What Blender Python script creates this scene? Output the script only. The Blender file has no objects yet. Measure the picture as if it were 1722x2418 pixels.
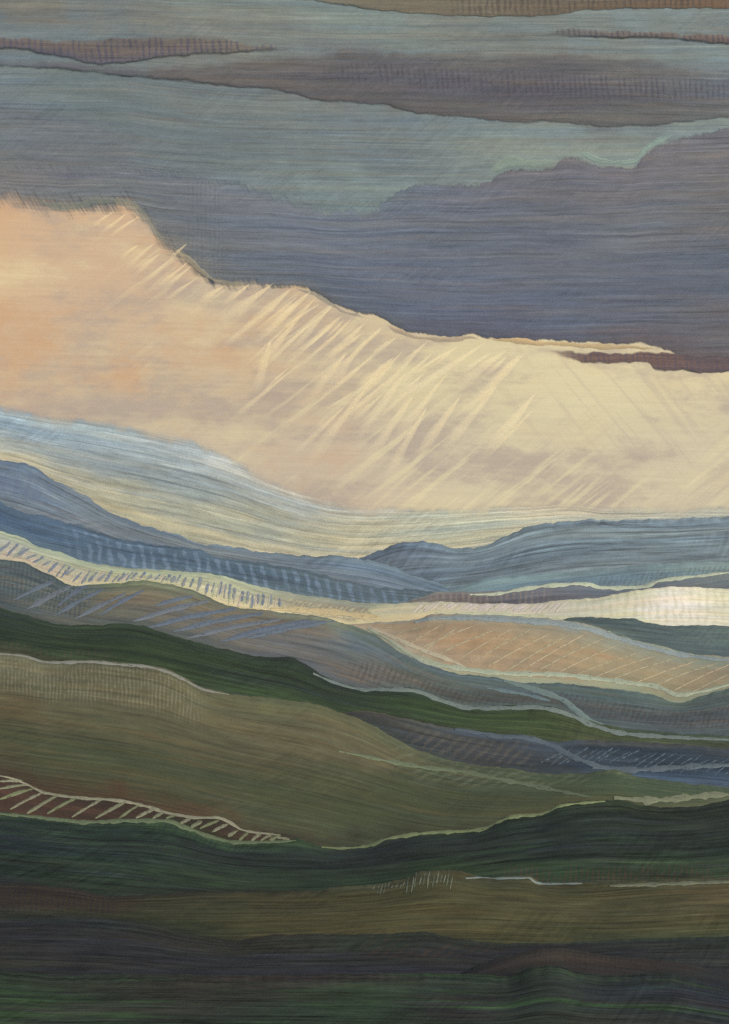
# Rolling painted-looking farmland under a heavy evening cloud bank.
import bpy, math, random
import numpy as np
random.seed(7)
S = bpy.context.scene
COL = S.collection
R = math.radians

# ------------------------------------------------------------------ camera
PW, PH = 1722.0, 2418.0           # units in which the outlines were measured
F = 2848.0                        # focal length in the same units
HOR = 1370.0                      # height of the horizon in those units
PITCH = math.atan((HOR - PH / 2) / F)
CP, SP = math.cos(PITCH), math.sin(PITCH)
EYE = 120.0
cam = bpy.data.cameras.new('camera')
cam.sensor_fit = 'VERTICAL'
cam.sensor_height = 36.0
cam.lens = 36.0 * F / PH
cam.clip_start, cam.clip_end = 1.0, 200000.0
camo = bpy.data.objects.new('camera', cam)
camo.location = (0, 0, EYE)
camo.rotation_euler = (math.pi / 2 + PITCH, 0, 0)
COL.objects.link(camo)
S.camera = camo


def ray(px, py):
    a = (np.asarray(px, float) - PW / 2) / F
    b = (PH / 2 - np.asarray(py, float)) / F
    return a, CP - SP * b, SP + CP * b


def at(px, py, D):
    """point of the place seen at (px, py) that lies D metres ahead"""
    x, y, z = ray(px, py)
    k = D / y
    return np.stack(np.broadcast_arrays(x * k, y * k, z * k + EYE), -1)


# ------------------------------------------------------------------ colour
def lin(c):
    c = np.asarray(c, float) / 255.0
    return np.where(c <= 0.04045, c / 12.92, ((c + 0.055) / 1.055) ** 2.4)


def rgba(c, k=1.0):
    return tuple(float(min(v * k, 0.95)) for v in lin(c)) + (1.0,)


# ------------------------------------------------------------------ curves
def curve(pts, x):
    """smooth curve through pts evaluated at x, levelling off beyond both ends"""
    P = np.array(sorted(pts), float)
    X, Y = P[:, 0], P[:, 1]
    h = np.diff(X); d = np.diff(Y) / h
    m = np.empty_like(X); m[0], m[-1] = d[0], d[-1]
    for i in range(1, len(X) - 1):
        m[i] = 0 if d[i - 1] * d[i] <= 0 else 2 * d[i - 1] * d[i] / (d[i - 1] + d[i]) * .6 + .2 * (d[i - 1] + d[i])
    x = np.asarray(x, float)
    xc = np.clip(x, X[0], X[-1])
    i = np.clip(np.searchsorted(X, xc) - 1, 0, len(X) - 2)
    t = (xc - X[i]) / h[i]
    y = ((1 + 2 * t) * (1 - t) ** 2 * Y[i] + t * (1 - t) ** 2 * h[i] * m[i]
         + t * t * (3 - 2 * t) * Y[i + 1] + t * t * (t - 1) * h[i] * m[i + 1])
    lo, hi = x < X[0], x > X[-1]
    e0, e1 = np.clip(m[0], -.25, .25), np.clip(m[-1], -.25, .25)
    y = np.where(lo, Y[0] - e0 * 220 * (1 - np.exp((x - X[0]) / 220.)), y)
    y = np.where(hi, Y[-1] + e1 * 220 * (1 - np.exp(-(x - X[-1]) / 220.)), y)
    return y


def wob(x, seed, scale):
    """cheap smooth noise in about -1..1"""
    r = np.random.RandomState(seed)
    s = np.zeros_like(np.asarray(x, float)); w = 0
    for k in range(5):
        f = (1.0 / scale) * 1.83 ** k
        a = .72 ** k; w += a * .7
        s = s + a * np.sin(x * f * (1 + .2 * r.rand()) + r.rand() * 40)
    return s / w


def wob2(x, y, seed, sx, sy):
    r = np.random.RandomState(seed)
    s = 0; w = 0
    for k in range(9):
        f = 1.55 ** (k % 5); a = .8 ** (k % 5); w += a * .45
        th = r.rand() * 6.28
        s = s + a * np.sin((x / sx * math.cos(th) + y / sy * math.sin(th)) * f * 2.2 + r.rand() * 50
                           + 1.3 * np.sin(x / sx * .9 + k) )
    return s / w


def blur(a, sig):
    """gaussian smoothing of a curve sampled at PXS"""
    g = np.arange(PXS[0] - 400, PXS[-1] + 401, 4.0)
    v = np.interp(g, PXS, a)
    k = np.exp(-.5 * (np.arange(-int(3 * sig / 4), int(3 * sig / 4) + 1) * 4.0 / sig) ** 2); k /= k.sum()
    v = np.convolve(np.pad(v, len(k) // 2, mode='edge'), k, 'valid')
    return np.interp(PXS, g, v)


PXS = np.concatenate([np.arange(-620, -20, 20), np.arange(-20, 1742, 6), np.arange(1742, 2342, 20)]).astype(float)


def grid_colour(xs, ts, rows, px, t, sat=.88):
    """bilinear look-up of local colour; rows: list over t of lists over x of rgb"""
    C = lin(np.array(rows, float))
    g = C @ np.array([.2126, .7152, .0722])
    C = g[..., None] + (C - g[..., None]) * sat
    xs, ts = np.array(xs, float), np.array(ts, float)
    i = np.clip(np.searchsorted(xs, px) - 1, 0, len(xs) - 2)
    j = np.clip(np.searchsorted(ts, t) - 1, 0, len(ts) - 2)
    u = np.clip((px - xs[i]) / (xs[i + 1] - xs[i]), 0, 1)[..., None]
    v = np.clip((t - ts[j]) / (ts[j + 1] - ts[j]), 0, 1)[..., None]
    u = u * u * (3 - 2 * u); v = v * v * (3 - 2 * v)
    return (C[j, i] * (1 - u) * (1 - v) + C[j, i + 1] * u * (1 - v)
            + C[j + 1, i] * (1 - u) * v + C[j + 1, i + 1] * u * v)


# ------------------------------------------------------------------ node helper
class NT:
    def __init__(s, tree):
        s.t = tree; s.n = tree.nodes; s.l = tree.links; s.n.clear()

    def new(s, typ, **kw):
        n = s.n.new(typ)
        for k, v in kw.items(): setattr(n, k, v)
        return n

    def put(s, sock, v):
        if isinstance(v, bpy.types.NodeSocket): s.l.new(v, sock)
        elif v is not None:
            try: sock.default_value = v
            except Exception: sock.default_value = tuple(v) + (1.0,)

    def math(s, op, a, b=None, c=None, clamp=False):
        n = s.new('ShaderNodeMath', operation=op, use_clamp=clamp)
        s.put(n.inputs[0], a)
        if b is not None: s.put(n.inputs[1], b)
        if c is not None: s.put(n.inputs[2], c)
        return n.outputs[0]

    def maprange(s, v, a, b, c=0.0, d=1.0, smooth=True):
        n = s.new('ShaderNodeMapRange', interpolation_type='SMOOTHSTEP' if smooth else 'LINEAR')
        for i, q in enumerate((v, a, b, c, d)): s.put(n.inputs[i], q)
        return n.outputs[0]

    def comb(s, x, y, z=0.0):
        n = s.new('ShaderNodeCombineXYZ')
        for i, q in enumerate((x, y, z)): s.put(n.inputs[i], q)
        return n.outputs[0]

    def noise(s, vec, scale=1.0, detail=3.0, rough=.55, dist=0.0):
        n = s.new('ShaderNodeTexNoise')
        s.put(n.inputs['Vector'], vec); n.inputs['Scale'].default_value = scale
        n.inputs['Detail'].default_value = detail; n.inputs['Roughness'].default_value = rough
        n.inputs['Distortion'].default_value = dist
        return n.outputs[0]

    def mix(s, f, a, b, blend='MIX'):
        n = s.new('ShaderNodeMix', data_type='RGBA', blend_type=blend)
        s.put(n.inputs[0], f); s.put(n.inputs[6], a); s.put(n.inputs[7], b)
        return n.outputs[2]

    def attr(s, name, out='Fac'):
        n = s.new('ShaderNodeAttribute', attribute_type='GEOMETRY', attribute_name=name)
        return n.outputs[out]


def flow_colour(N, base, seed, streak=.22, hue=.30, accents=(), hatches=(), fine=15.0, gain=1.0):
    """local colour broken up by dry streaks that follow the lie of the land; returns colour, height"""
    uv = N.new('ShaderNodeUVMap', uv_map='flow').outputs[0]
    sep = N.new('ShaderNodeSeparateXYZ'); N.put(sep.inputs[0], uv)
    u, v = sep.outputs[0], sep.outputs[1]
    # gentle bending so the streaks are not ruled
    bend = N.noise(N.comb(N.math('MULTIPLY', u, .13), N.math('MULTIPLY', v, .5), seed * 3.1), 1.0, 1.5)
    v2 = N.math('ADD', v, N.math('MULTIPLY', bend, .40))
    s1 = N.noise(N.comb(N.math('MULTIPLY', u, .75), N.math('MULTIPLY', v2, fine), seed), 1.0, 2.5, .6, .08)
    s2 = N.noise(N.comb(N.math('MULTIPLY', u, .16), N.math('MULTIPLY', v2, fine * .36), seed + 9.), 1.0, 3.0, .6, .1)
    s3 = N.noise(N.comb(N.math('MULTIPLY', u, .20), N.math('MULTIPLY', v2, 3.6), seed + 21.), 1.0, 5.0, .66, .2)
    s4 = N.noise(N.comb(N.math('MULTIPLY', u, 22.), N.math('MULTIPLY', v, 26.), seed + 3.), 1.0, 2.0, .6)
    col = base
    # warm / cool drift of the streaks
    warm = N.mix(1.0, col, (1.16, 1.0, .80, 1), 'MULTIPLY')
    cool = N.mix(1.0, col, (.86, 1.0, 1.20, 1), 'MULTIPLY')
    wc = N.mix(N.maprange(s2, .35, .65), cool, warm)
    col = N.mix(hue, col, wc)
    for k, (c, amt, lo, hi, sc) in enumerate(accents):
        amt *= .95
        a = N.noise(N.comb(N.math('MULTIPLY', u, .17 * sc), N.math('MULTIPLY', v2, 4.2 * sc), seed + 40. + 7 * k), 1.0, 7.0, .76, .15)
        col = N.mix(N.math('MULTIPLY', N.maprange(a, lo, hi), amt), col, rgba(c))
    hsum = None
    for k, (c, amt, period, slant, wid) in enumerate(hatches):
        ph = N.math('ADD', N.math('MULTIPLY', N.attr('fan'), 100.0 * 2 * math.pi / period),
                    N.math('MULTIPLY', v, 100.0 * 2 * math.pi / period * slant))
        jit = N.noise(N.comb(N.math('MULTIPLY', u, 3.2), N.math('MULTIPLY', v, 1.6), seed + 60. + k), 1.0, 3.0, .6)
        ph = N.math('ADD', ph, N.math('MULTIPLY', jit, 9.0))
        w = N.math('SINE', ph)
        w = N.maprange(w, 1 - 2 * wid - .45, 1 - 2 * wid + .45)
        gate = N.noise(N.comb(N.math('MULTIPLY', u, 100.0 / period * .6), N.math('MULTIPLY', v, 3.0), seed + 80. + k), 1.0, 2.0, .6)
        w = N.math('MULTIPLY', w, N.maprange(gate, .30, .58))
        w = N.math('MULTIPLY', w, N.attr('hatch%d' % k))
        col = N.mix(N.math('MULTIPLY', w, amt), col, rgba(c))
    val = N.math('ADD', 1.0, N.math('MULTIPLY', N.math('SUBTRACT', s1, .5), streak * 5.0))
    val = N.math('ADD', val, N.math('MULTIPLY', N.math('SUBTRACT', s2, .5), streak * 2.6))
    val = N.math('ADD', val, N.math('MULTIPLY', N.math('SUBTRACT', s3, .5), streak * 2.2))
    val = N.math('ADD', val, N.math('MULTIPLY', N.math('SUBTRACT', s4, .5), .26))
    # worn, blotchy cover and short broken dabs
    s6 = N.noise(N.comb(N.math('MULTIPLY', u, 5.), N.math('MULTIPLY', v, 8.), seed + 71.), 1.0, 5.0, .72)
    s7 = N.noise(N.comb(N.math('MULTIPLY', u, 2.6), N.math('MULTIPLY', v2, fine * 1.3), seed + 77.), 1.0, 2.0, .6)
    val = N.math('ADD', val, N.math('MULTIPLY', N.math('SUBTRACT', s6, .5), .34))
    val = N.math('ADD', val, N.math('MULTIPLY', N.math('SUBTRACT', s7, .5), streak * 2.0))
    # slanting scratches in places
    q1 = N.math('ADD', u, N.math('MULTIPLY', v, 1.2)); q2 = N.math('SUBTRACT', v, N.math('MULTIPLY', u, .8))
    s8 = N.noise(N.comb(N.math('MULTIPLY', q1, 9.), N.math('MULTIPLY', q2, .55), seed + 90.), 1.0, 3.0, .6)
    s9 = N.noise(N.comb(N.math('MULTIPLY', u, .35), N.math('MULTIPLY', v, .9), seed + 95.), 1.0, 2.0, .5)
    val = N.math('ADD', val, N.math('MULTIPLY', N.math('SUBTRACT', s8, .5), N.math('MULTIPLY', N.maprange(s9, .48, .62), streak * 3.4)))
    val = N.math('MAXIMUM', N.math('MULTIPLY', val, gain), .15)
    col = N.mix(1.0, col, N.comb(val, val, val), 'MULTIPLY')
    # thin dark and pale bristle lines
    s5 = N.noise(N.comb(N.math('MULTIPLY', u, .26), N.math('MULTIPLY', v2, fine * 1.7), seed + 33.), 1.0, 2.0, .6, .05)
    lines = N.math('SUBTRACT', N.math('MULTIPLY', N.maprange(s5, .56, .72), .55), N.math('MULTIPLY', N.maprange(s5, .44, .30), .55))
    lv = N.math('ADD', 1.0, N.math('MULTIPLY', lines, streak * 3.0))
    col = N.mix(1.0, col, N.comb(lv, lv, lv), 'MULTIPLY')
    height = N.math('ADD', s1, N.math('MULTIPLY', s4, .25))
    return col, height


def land_material(name, seed, metres_per_unit, **kw):
    m = bpy.data.materials.new(name); m.use_nodes = True
    N = NT(m.node_tree)
    col, h = flow_colour(N, N.attr('pigment', 'Color'), seed, **kw)
    b = N.new('ShaderNodeBsdfPrincipled')
    N.put(b.inputs['Base Color'], col)
    b.inputs['Roughness'].default_value = .95
    b.inputs['Specular IOR Level'].default_value = .12
    bp = N.new('ShaderNodeBump'); bp.inputs['Strength'].default_value = .6
    bp.inputs['Distance'].default_value = metres_per_unit * 1.6
    N.put(bp.inputs['Height'], h); N.l.new(bp.outputs[0], b.inputs['Normal'])
    o = N.new('ShaderNodeOutputMaterial'); N.l.new(b.outputs[0], o.inputs[0])
    return m


def cloud_material(name, seed, translucent=.35, opacity=1.0, ragged=.5, slash=0.0, **kw):
    m = bpy.data.materials.new(name); m.use_nodes = True
    N = NT(m.node_tree)
    col, h = flow_colour(N, N.attr('pigment', 'Color'), seed, **kw)
    d = N.new('ShaderNodeBsdfDiffuse'); N.put(d.inputs[0], col)
    t = N.new('ShaderNodeBsdfTranslucent'); N.put(t.inputs[0], col)
    mx = N.new('ShaderNodeMixShader'); mx.inputs[0].default_value = translucent
    N.l.new(d.outputs[0], mx.inputs[1]); N.l.new(t.outputs[0], mx.inputs[2])
    tr = N.new('ShaderNodeBsdfTransparent')
    a = N.math('ADD', N.attr('body'), N.math('MULTIPLY', N.math('SUBTRACT', h, .62), ragged))
    if slash:
        uv = N.new('ShaderNodeUVMap', uv_map='flow').outputs[0]
        sp_ = N.new('ShaderNodeSeparateXYZ'); N.put(sp_.inputs[0], uv)
        q = N.math('SUBTRACT', sp_.outputs[0], N.math('MULTIPLY', sp_.outputs[1], .5))
        sn = N.noise(N.comb(N.math('MULTIPLY', q, 13.), N.math('MULTIPLY', sp_.outputs[1], .9), seed + 5.), 1.0, 4.0, .65)
        a = N.math('ADD', a, N.math('MULTIPLY', N.math('SUBTRACT', sn, .5), slash))
    a = N.math('MULTIPLY', N.maprange(a, .05, .75), opacity)
    a = N.math('MULTIPLY', a, N.maprange(N.attr('body'), 0.0, .12))
    mz = N.new('ShaderNodeMixShader'); N.put(mz.inputs[0], a)
    N.l.new(tr.outputs[0], mz.inputs[1]); N.l.new(mx.outputs[0], mz.inputs[2])
    o = N.new('ShaderNodeOutputMaterial'); N.l.new(mz.outputs[0], o.inputs[0])
    return m


def plain_material(name, c, seed, vary=.35, gain=1.0, cover=1.0):
    m = bpy.data.materials.new(name); m.use_nodes = True
    N = NT(m.node_tree)
    uv = N.new('ShaderNodeUVMap', uv_map='flow').outputs[0]
    sep = N.new('ShaderNodeSeparateXYZ'); N.put(sep.inputs[0], uv)
    n1 = N.noise(N.comb(N.math('MULTIPLY', sep.outputs[0], 3.0), N.math('MULTIPLY', sep.outputs[1], 4.0), seed), 1.0, 4.0, .65)
    n2 = N.noise(N.comb(N.math('MULTIPLY', sep.outputs[0], 25.0), N.math('MULTIPLY', sep.outputs[1], 9.0), seed + 5.), 1.0, 2.0, .6)
    val = N.math('ADD', 1 - vary * .5, N.math('MULTIPLY', n1, vary))
    val = N.math('MULTIPLY', N.math('ADD', val, N.math('MULTIPLY', N.math('SUBTRACT', n2, .5), vary * .8)), gain)
    col = N.mix(1.0, rgba(c), N.comb(val, val, val), 'MULTIPLY')
    b = N.new('ShaderNodeBsdfPrincipled'); N.put(b.inputs['Base Color'], col)
    b.inputs['Roughness'].default_value = .95; b.inputs['Specular IOR Level'].default_value = .1
    sh = b.outputs[0]
    if cover < 1:
        n3 = N.noise(N.comb(N.math('MULTIPLY', sep.outputs[0], 9.0), N.math('MULTIPLY', sep.outputs[1], 40.0), seed + 9.), 1.0, 3.0, .65)
        a = N.maprange(n3, .72 - cover * .5, .92 - cover * .5, .12, 1.0)
        tr = N.new('ShaderNodeBsdfTransparent'); mz = N.new('ShaderNodeMixShader')
        N.put(mz.inputs[0], a); N.l.new(tr.outputs[0], mz.inputs[1]); N.l.new(sh, mz.inputs[2]); sh = mz.outputs[0]
    o = N.new('ShaderNodeOutputMaterial'); N.l.new(sh, o.inputs[0])
    return m


# ------------------------------------------------------------------ meshes
def grid_mesh(name, P, uv, pig=None, attrs=None, material=None, wrap=False):
    """P: rows x cols x 3"""
    nr, nc = P.shape[:2]
    idx = np.arange(nr * nc).reshape(nr, nc)
    if wrap: idx = np.vstack([idx, idx[:1]])
    q = np.stack([idx[:-1, :-1], idx[1:, :-1], idx[1:, 1:], idx[:-1, 1:]], -1).reshape(-1, 4)
    me = bpy.data.meshes.new(name)
    me.vertices.add(nr * nc); me.vertices.foreach_set('co', P.reshape(-1).astype('f'))
    me.loops.add(q.size); me.loops.foreach_set('vertex_index', q.reshape(-1).astype('i'))
    me.polygons.add(len(q))
    me.polygons.foreach_set('loop_start', np.arange(0, q.size, 4).astype('i'))
    me.polygons.foreach_set('use_smooth', np.ones(len(q), bool))
    me.update(calc_edges=True)
    ul = me.uv_layers.new(name='flow')
    ul.data.foreach_set('uv', uv.reshape(-1, 2)[q.reshape(-1)].reshape(-1).astype('f'))
    if pig is not None:
        a = me.color_attributes.new('pigment', 'FLOAT_COLOR', 'POINT')
        c = np.concatenate([pig.reshape(-1, 3), np.ones((nr * nc, 1))], 1)
        a.data.foreach_set('color', c.reshape(-1).astype('f'))
    for k, w in (attrs or {}).items():
        a = me.attributes.new(k, 'FLOAT', 'POINT')
        a.data.foreach_set('value', w.reshape(-1).astype('f'))
    me.validate()
    if material: me.materials.append(material)
    o = bpy.data.objects.new(name, me); COL.objects.link(o)
    return o


def tag(o, label=None, cat=None, group=None, kind=None):
    if label: o['label'] = label
    if cat: o['category'] = cat
    if group: o['group'] = group
    if kind: o['kind'] = kind
    return o


def soft_box(px, t, boxes):
    """weight 1 inside any of the (x0, x1, t0, t1) boxes with soft sides"""
    w = np.zeros_like(px + t)
    for b in boxes:
        x0, x1, t0, t1 = b[:4]; a = b[4] if len(b) > 4 else 1.0
        sx, st = max(12, .12 * (x1 - x0)), .10
        f = lambda q, e0, e1: np.clip((q - e0) / (e1 - e0), 0, 1)
        wx = f(px, x0 - sx * .5, x0 + sx * .5) * (1 - f(px, x1 - sx * .5, x1 + sx * .5))
        wt = f(t, t0 - st * .5, t0 + st * .5) * (1 - f(t, t1 - st * .5, t1 + st * .5))
        w = np.maximum(w, a * wx * wt)
    return w


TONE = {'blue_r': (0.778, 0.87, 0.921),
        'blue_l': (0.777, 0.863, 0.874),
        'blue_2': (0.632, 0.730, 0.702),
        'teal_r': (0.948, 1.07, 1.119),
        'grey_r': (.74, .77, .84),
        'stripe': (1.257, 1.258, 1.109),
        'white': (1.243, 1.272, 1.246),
        'dark_r': (0.784, 0.882, 0.872),
        'peach': (1.005, 1.003, 0.941),
        'brown_l': (0.882, 0.926, 0.888),
        'green': (0.561, 0.682, 0.432),
        'violet': (0.714, 0.765, 0.789),
        'brown': (0.735, 0.788, 0.630),
        'plough': (0.736, 0.741, 0.703),
        'fore': (0.721, 0.833, 0.742),
        'olive': (0.842, 0.842, 0.706),
        'dark': (0.792, 0.820, 0.783),
        'patch': (0.672, 0.750, 0.765),
        'last': (0.754, 0.804, 0.786),
        131: (1.13, 1.18, 1.22),
        132: (1.07, 1.10, 1.15),
        133: (1.182, 1.192, 1.169),
        134: (1.080, 1.096, 1.144),
        135: (1.164, 1.087, 1.11),
        136: (0.978, 1.060, 1.219),
        137: (.96, 1.03, 1.12),
        138: (.85, .74, .74)}
INFO = {}
HILLS = {}          # key -> dict used for draping


def hill(key, label, crest, Dc, Df, below, xs, ts, rows, seed, jitter=1.4, name='hill', extra=70,
         accents=(), hatches=(), boxes=(), gain=1.0, sat=1.0, **kw):
    """one landform: rounded crest through `crest`, a slope towards us, a slope away from us"""
    c = curve(crest, PXS) + jitter * (wob(PXS, seed, 22.0) + .7 * wob(PXS, seed + 31, 9.0))
    vis = np.minimum.reduce([np.full_like(PXS, 2440.)] + [curve(b, PXS) for b in below])
    vis = np.maximum(vis, c + 8)
    foot = np.maximum(vis + extra, c + extra)
    foot = np.maximum(blur(foot, 140.), foot - extra * .6)
    foot = blur(foot, 40.)
    s = np.linspace(0, 1, 34); t = s ** 1.6
    px = np.broadcast_to(PXS, (len(t), len(PXS)))
    # small bumps of the skyline die out down the slope
    c1, c2 = blur(c, 30.), blur(c, 110.)
    q1 = np.clip(t / .10, 0, 1)[:, None]; q2 = np.clip(t / .5, 0, 1)[:, None]
    q1 = q1 * q1 * (3 - 2 * q1); q2 = q2 * q2 * (3 - 2 * q2)
    cs = c * (1 - q1) + c1 * q1
    cs = cs * (1 - q2) + c2 * q2
    py = cs + (foot - cs) * t[:, None]
    py = np.maximum.accumulate(py + np.arange(len(t))[:, None] * .02, 0)
    g = .35 * np.sqrt(t) + .65 * t
    roll = 1 + .004 * wob2(px, py, seed + 5, 220., 60.) * (t * (1 - t) * 4)[:, None]
    D = (Dc + (Df - Dc) * g)[:, None] * roll
    P = at(px, py, D)
    # the far side of the hill
    back = []
    for q in (0.06, .16, .32, .55, 1.0):
        Pb = P[0].copy()
        Pb[:, :2] *= 1 + .22 * q
        rel = P[0, :, 2] - EYE
        Pb[:, 2] = EYE + rel * (1 + .22 * q) - Dc * (.012 * q ** .8 + .055 * q ** 1.5)
        back.append(Pb)
    P = np.concatenate([np.array(back[::-1]), P], 0)
    nb = len(back)
    tv = (py - c) / (vis - c)
    tv = np.concatenate([np.zeros((nb, len(PXS))) - .001, tv], 0)
    pxx = np.broadcast_to(PXS, tv.shape)
    inner = (PXS > 0) & (PXS < PW)
    hgt = np.mean((foot - c)[inner]) / 100.0
    tt = np.concatenate([np.linspace(-.5, -.02, nb), t])
    # brush-like growth lines lie between the skyline and the foot, a little of the local height kept
    vloc = np.concatenate([np.zeros((nb, len(PXS))), (py - cs)], 0) / 100.0
    uv = np.stack([P[:, :, 0] * F / Dc / 100.0, .65 * tt[:, None] * hgt + .35 * vloc], -1)
    wx = pxx + 38 * wob2(pxx, tv * 200, seed + 11, 70., 30.)
    wt = tv + .07 * wob2(pxx, tv * 200, seed + 17, 110., 24.)
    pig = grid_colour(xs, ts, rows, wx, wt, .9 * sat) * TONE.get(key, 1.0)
    INFO[key] = (xs, ts, rows, c, vis, PXS, .9 * sat)
    at_ = {'fan': (pxx - 861) / 100.0 + 0 * tv}
    for i, bx in enumerate(boxes): at_['hatch%d' % i] = soft_box(pxx, tv, bx)
    mat = land_material(name + ' ground', seed * 1.7, Dc / F, accents=accents, hatches=hatches, gain=gain, **kw)
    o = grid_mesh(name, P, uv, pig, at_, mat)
    tag(o, label, kind='structure')
    HILLS[key] = dict(c=c, foot=foot, vis=vis, Dc=Dc, py=py, P=P[nb:])
    return o


def drape(key, px, py, lift):
    """points on the visible slope of a hill, lifted a little off the ground"""
    h = HILLS[key]
    px = np.asarray(px, float).ravel(); py = np.asarray(py, float).ravel()
    i = np.clip(np.searchsorted(PXS, px) - 1, 0, len(PXS) - 2)
    f = np.clip((px - PXS[i]) / (PXS[i + 1] - PXS[i]), 0, 1)
    P = np.empty((len(px), 3))
    nr = h['py'].shape[0]; ix = np.arange(nr)
    for k in range(len(px)):
        col = h['py'][:, i[k]] * (1 - f[k]) + h['py'][:, i[k] + 1] * f[k]
        r = np.interp(py[k], col, ix)
        a = min(int(r), nr - 2); g = r - a
        q = h['P'][a:a + 2, i[k]] * (1 - f[k]) + h['P'][a:a + 2, i[k] + 1] * f[k]
        P[k] = q[0] * (1 - g) + q[1] * g
    D = P[:, 1]
    e = np.array([0, 0, EYE])
    P = P + (e - P) * (lift * 1.5 / np.maximum(D, 1))[..., None] * 3.0
    P[..., 2] += lift
    return P


def strip(name, key, pts, width, material, n=None, taper=(.4, .4), rag=.35, seed=0, up=.25, smooth=True):
    """a low raised bank draped over a hill along pts; width in outline units"""
    pts = np.array(pts, float)
    d = np.concatenate([[0], np.cumsum(np.hypot(*np.diff(pts, axis=0).T))])
    n = n or max(5, int(d[-1] / 8))
    q = np.linspace(0, d[-1], n)
    if smooth and len(pts) > 2:
        x = curve(list(zip(d, pts[:, 0])), q); y = curve(list(zip(d, pts[:, 1])), q)
    else:
        x = np.interp(q, d, pts[:, 0]); y = np.interp(q, d, pts[:, 1])
    tx, ty = np.gradient(x), np.gradient(y)
    L = np.hypot(tx, ty) + 1e-9
    nx, ny = -ty / L, tx / L
    s = q / d[-1]
    w = width * .5 * (taper[0] + (1 - taper[0]) * np.clip(s * 5, 0, 1)) * (taper[1] + (1 - taper[1]) * np.clip((1 - s) * 5, 0, 1))
    w = w * (1 + rag * wob(q, seed + 3, 14.0))
    w2 = w * (1 + rag * .5 * wob(q, seed + 8, 11.0))
    h = HILLS[key]; mpu = h['Dc'] / F
    rows = []
    for k, l in ((-1, .0), (-.55, .8), (.05, 1.0), (.6, .75), (1, .0)):
        ww = w if k < 0 else w2
        rows.append(drape(key, x + nx * ww * k, y + ny * ww * k, mpu * (.25 + width * up * .3 * l)))
    P = np.array(rows)
    uv = np.stack(np.broadcast_arrays((q / 100.0)[None, :], np.linspace(0, width / 100., 5)[:, None]), -1)
    return grid_mesh(name, P, uv, None, None, material)


# ------------------------------------------------------------------ clouds
def cloud(label, upper, lower, D, thick, xs, ts, rows, seed, feather=(14, 6), ends=None, jitter=(3., 2.), name='cloud',
          cat='cloud', boxes=(), ragged=.5, step=7, x0=-560, x1=2280, opacity=1.0, translucent=.35, follow=.15, slash=0.0, **kw):
    if ends: x0, x1 = ends
    X = np.arange(x0, x1 + step, step).astype(float)
    up = curve(upper, X) + jitter[0] * wob(X, seed, 17.)
    lo = curve(lower, X) + jitter[1] * wob(X, seed + 50, 17.)
    lo = np.maximum(lo, up + 2)
    n = 44
    t = .5 - .5 * np.cos(np.linspace(0, math.pi, n))
    py = up + (lo - up) * t[:, None]
    px = np.broadcast_to(X, py.shape)
    endw = np.ones_like(X)
    if ends:
        L = x1 - x0
        endw = np.clip((X - x0) / (.22 * L), 0, 1) * np.clip((x1 - X) / (.22 * L), 0, 1) if ends[0] > -100 and ends[1] < 1800 else (
            np.clip((X - x0) / (.22 * L), 0, 1) if ends[0] > -100 else np.clip((x1 - X) / (.22 * L), 0, 1))
    bul = (np.clip(1 - np.abs(2 * t - 1) ** 5, 0, 1) ** .5)[:, None] * (.3 + .7 * np.sqrt(endw))
    rel = 1 + .05 * wob2(px, py, seed + 4, 260., 60.)
    front = at(px, py, D - thick * .35 * bul * rel)
    rear = at(px, py, D + thick * .7 * bul)
    P = np.concatenate([front, rear[-2:0:-1]], 0)
    u = P[:, :, 0] * F / D / 100.0
    kk = np.hanning(41); kk /= kk.sum()
    ups = np.convolve(np.pad(up, 20, mode='edge'), kk, 'valid'); los = np.convolve(np.pad(lo, 20, mode='edge'), kk, 'valid')
    lay = py * (1 - follow) + follow * t[:, None] * np.mean(lo - up) + .0 * ups
    vv = np.concatenate([lay, lay[-2:0:-1]], 0) / 100.0
    uv = np.stack([u, vv], -1)
    du, dl = (py - up), (lo - py)
    fu = feather[0] if not callable(feather[0]) else feather[0](X)
    fl = feather[1] if not callable(feather[1]) else feather[1](X)
    fu = fu * (1 + .5 * wob(X, seed + 70, 40.)); fl = fl * (1 + .4 * wob(X, seed + 75, 40.))
    body = np.minimum(np.clip(du / fu, 0, 1), np.clip(dl / fl, 0, 1)) * np.minimum(1, endw * 1.2)
    tt = np.broadcast_to(t[:, None], py.shape)
    wx = px + 40 * wob2(px, py, seed + 11, 90., 40.)
    wt = tt + .06 * wob2(px, py, seed + 17, 160., 40.)
    pig = grid_colour(xs, ts, rows, wx, wt) * TONE.get(seed, 1.0)
    INFO[seed] = (xs, ts, rows, up, lo, X, .88)
    both = lambda a: np.concatenate([a, a[-2:0:-1]], 0)
    at_ = {'body': both(body), 'fan': both((px - 861) / 100.0)}
    for i, bx in enumerate(boxes): at_['hatch%d' % i] = both(soft_box(px, tt, bx))
    mat = cloud_material(name + ' vapour', seed * 1.3, translucent, opacity, ragged, slash, **kw)
    o = grid_mesh(name, P, uv, both(pig), at_, mat, wrap=True)
    if label: tag(o, label, cat)
    return o


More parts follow.
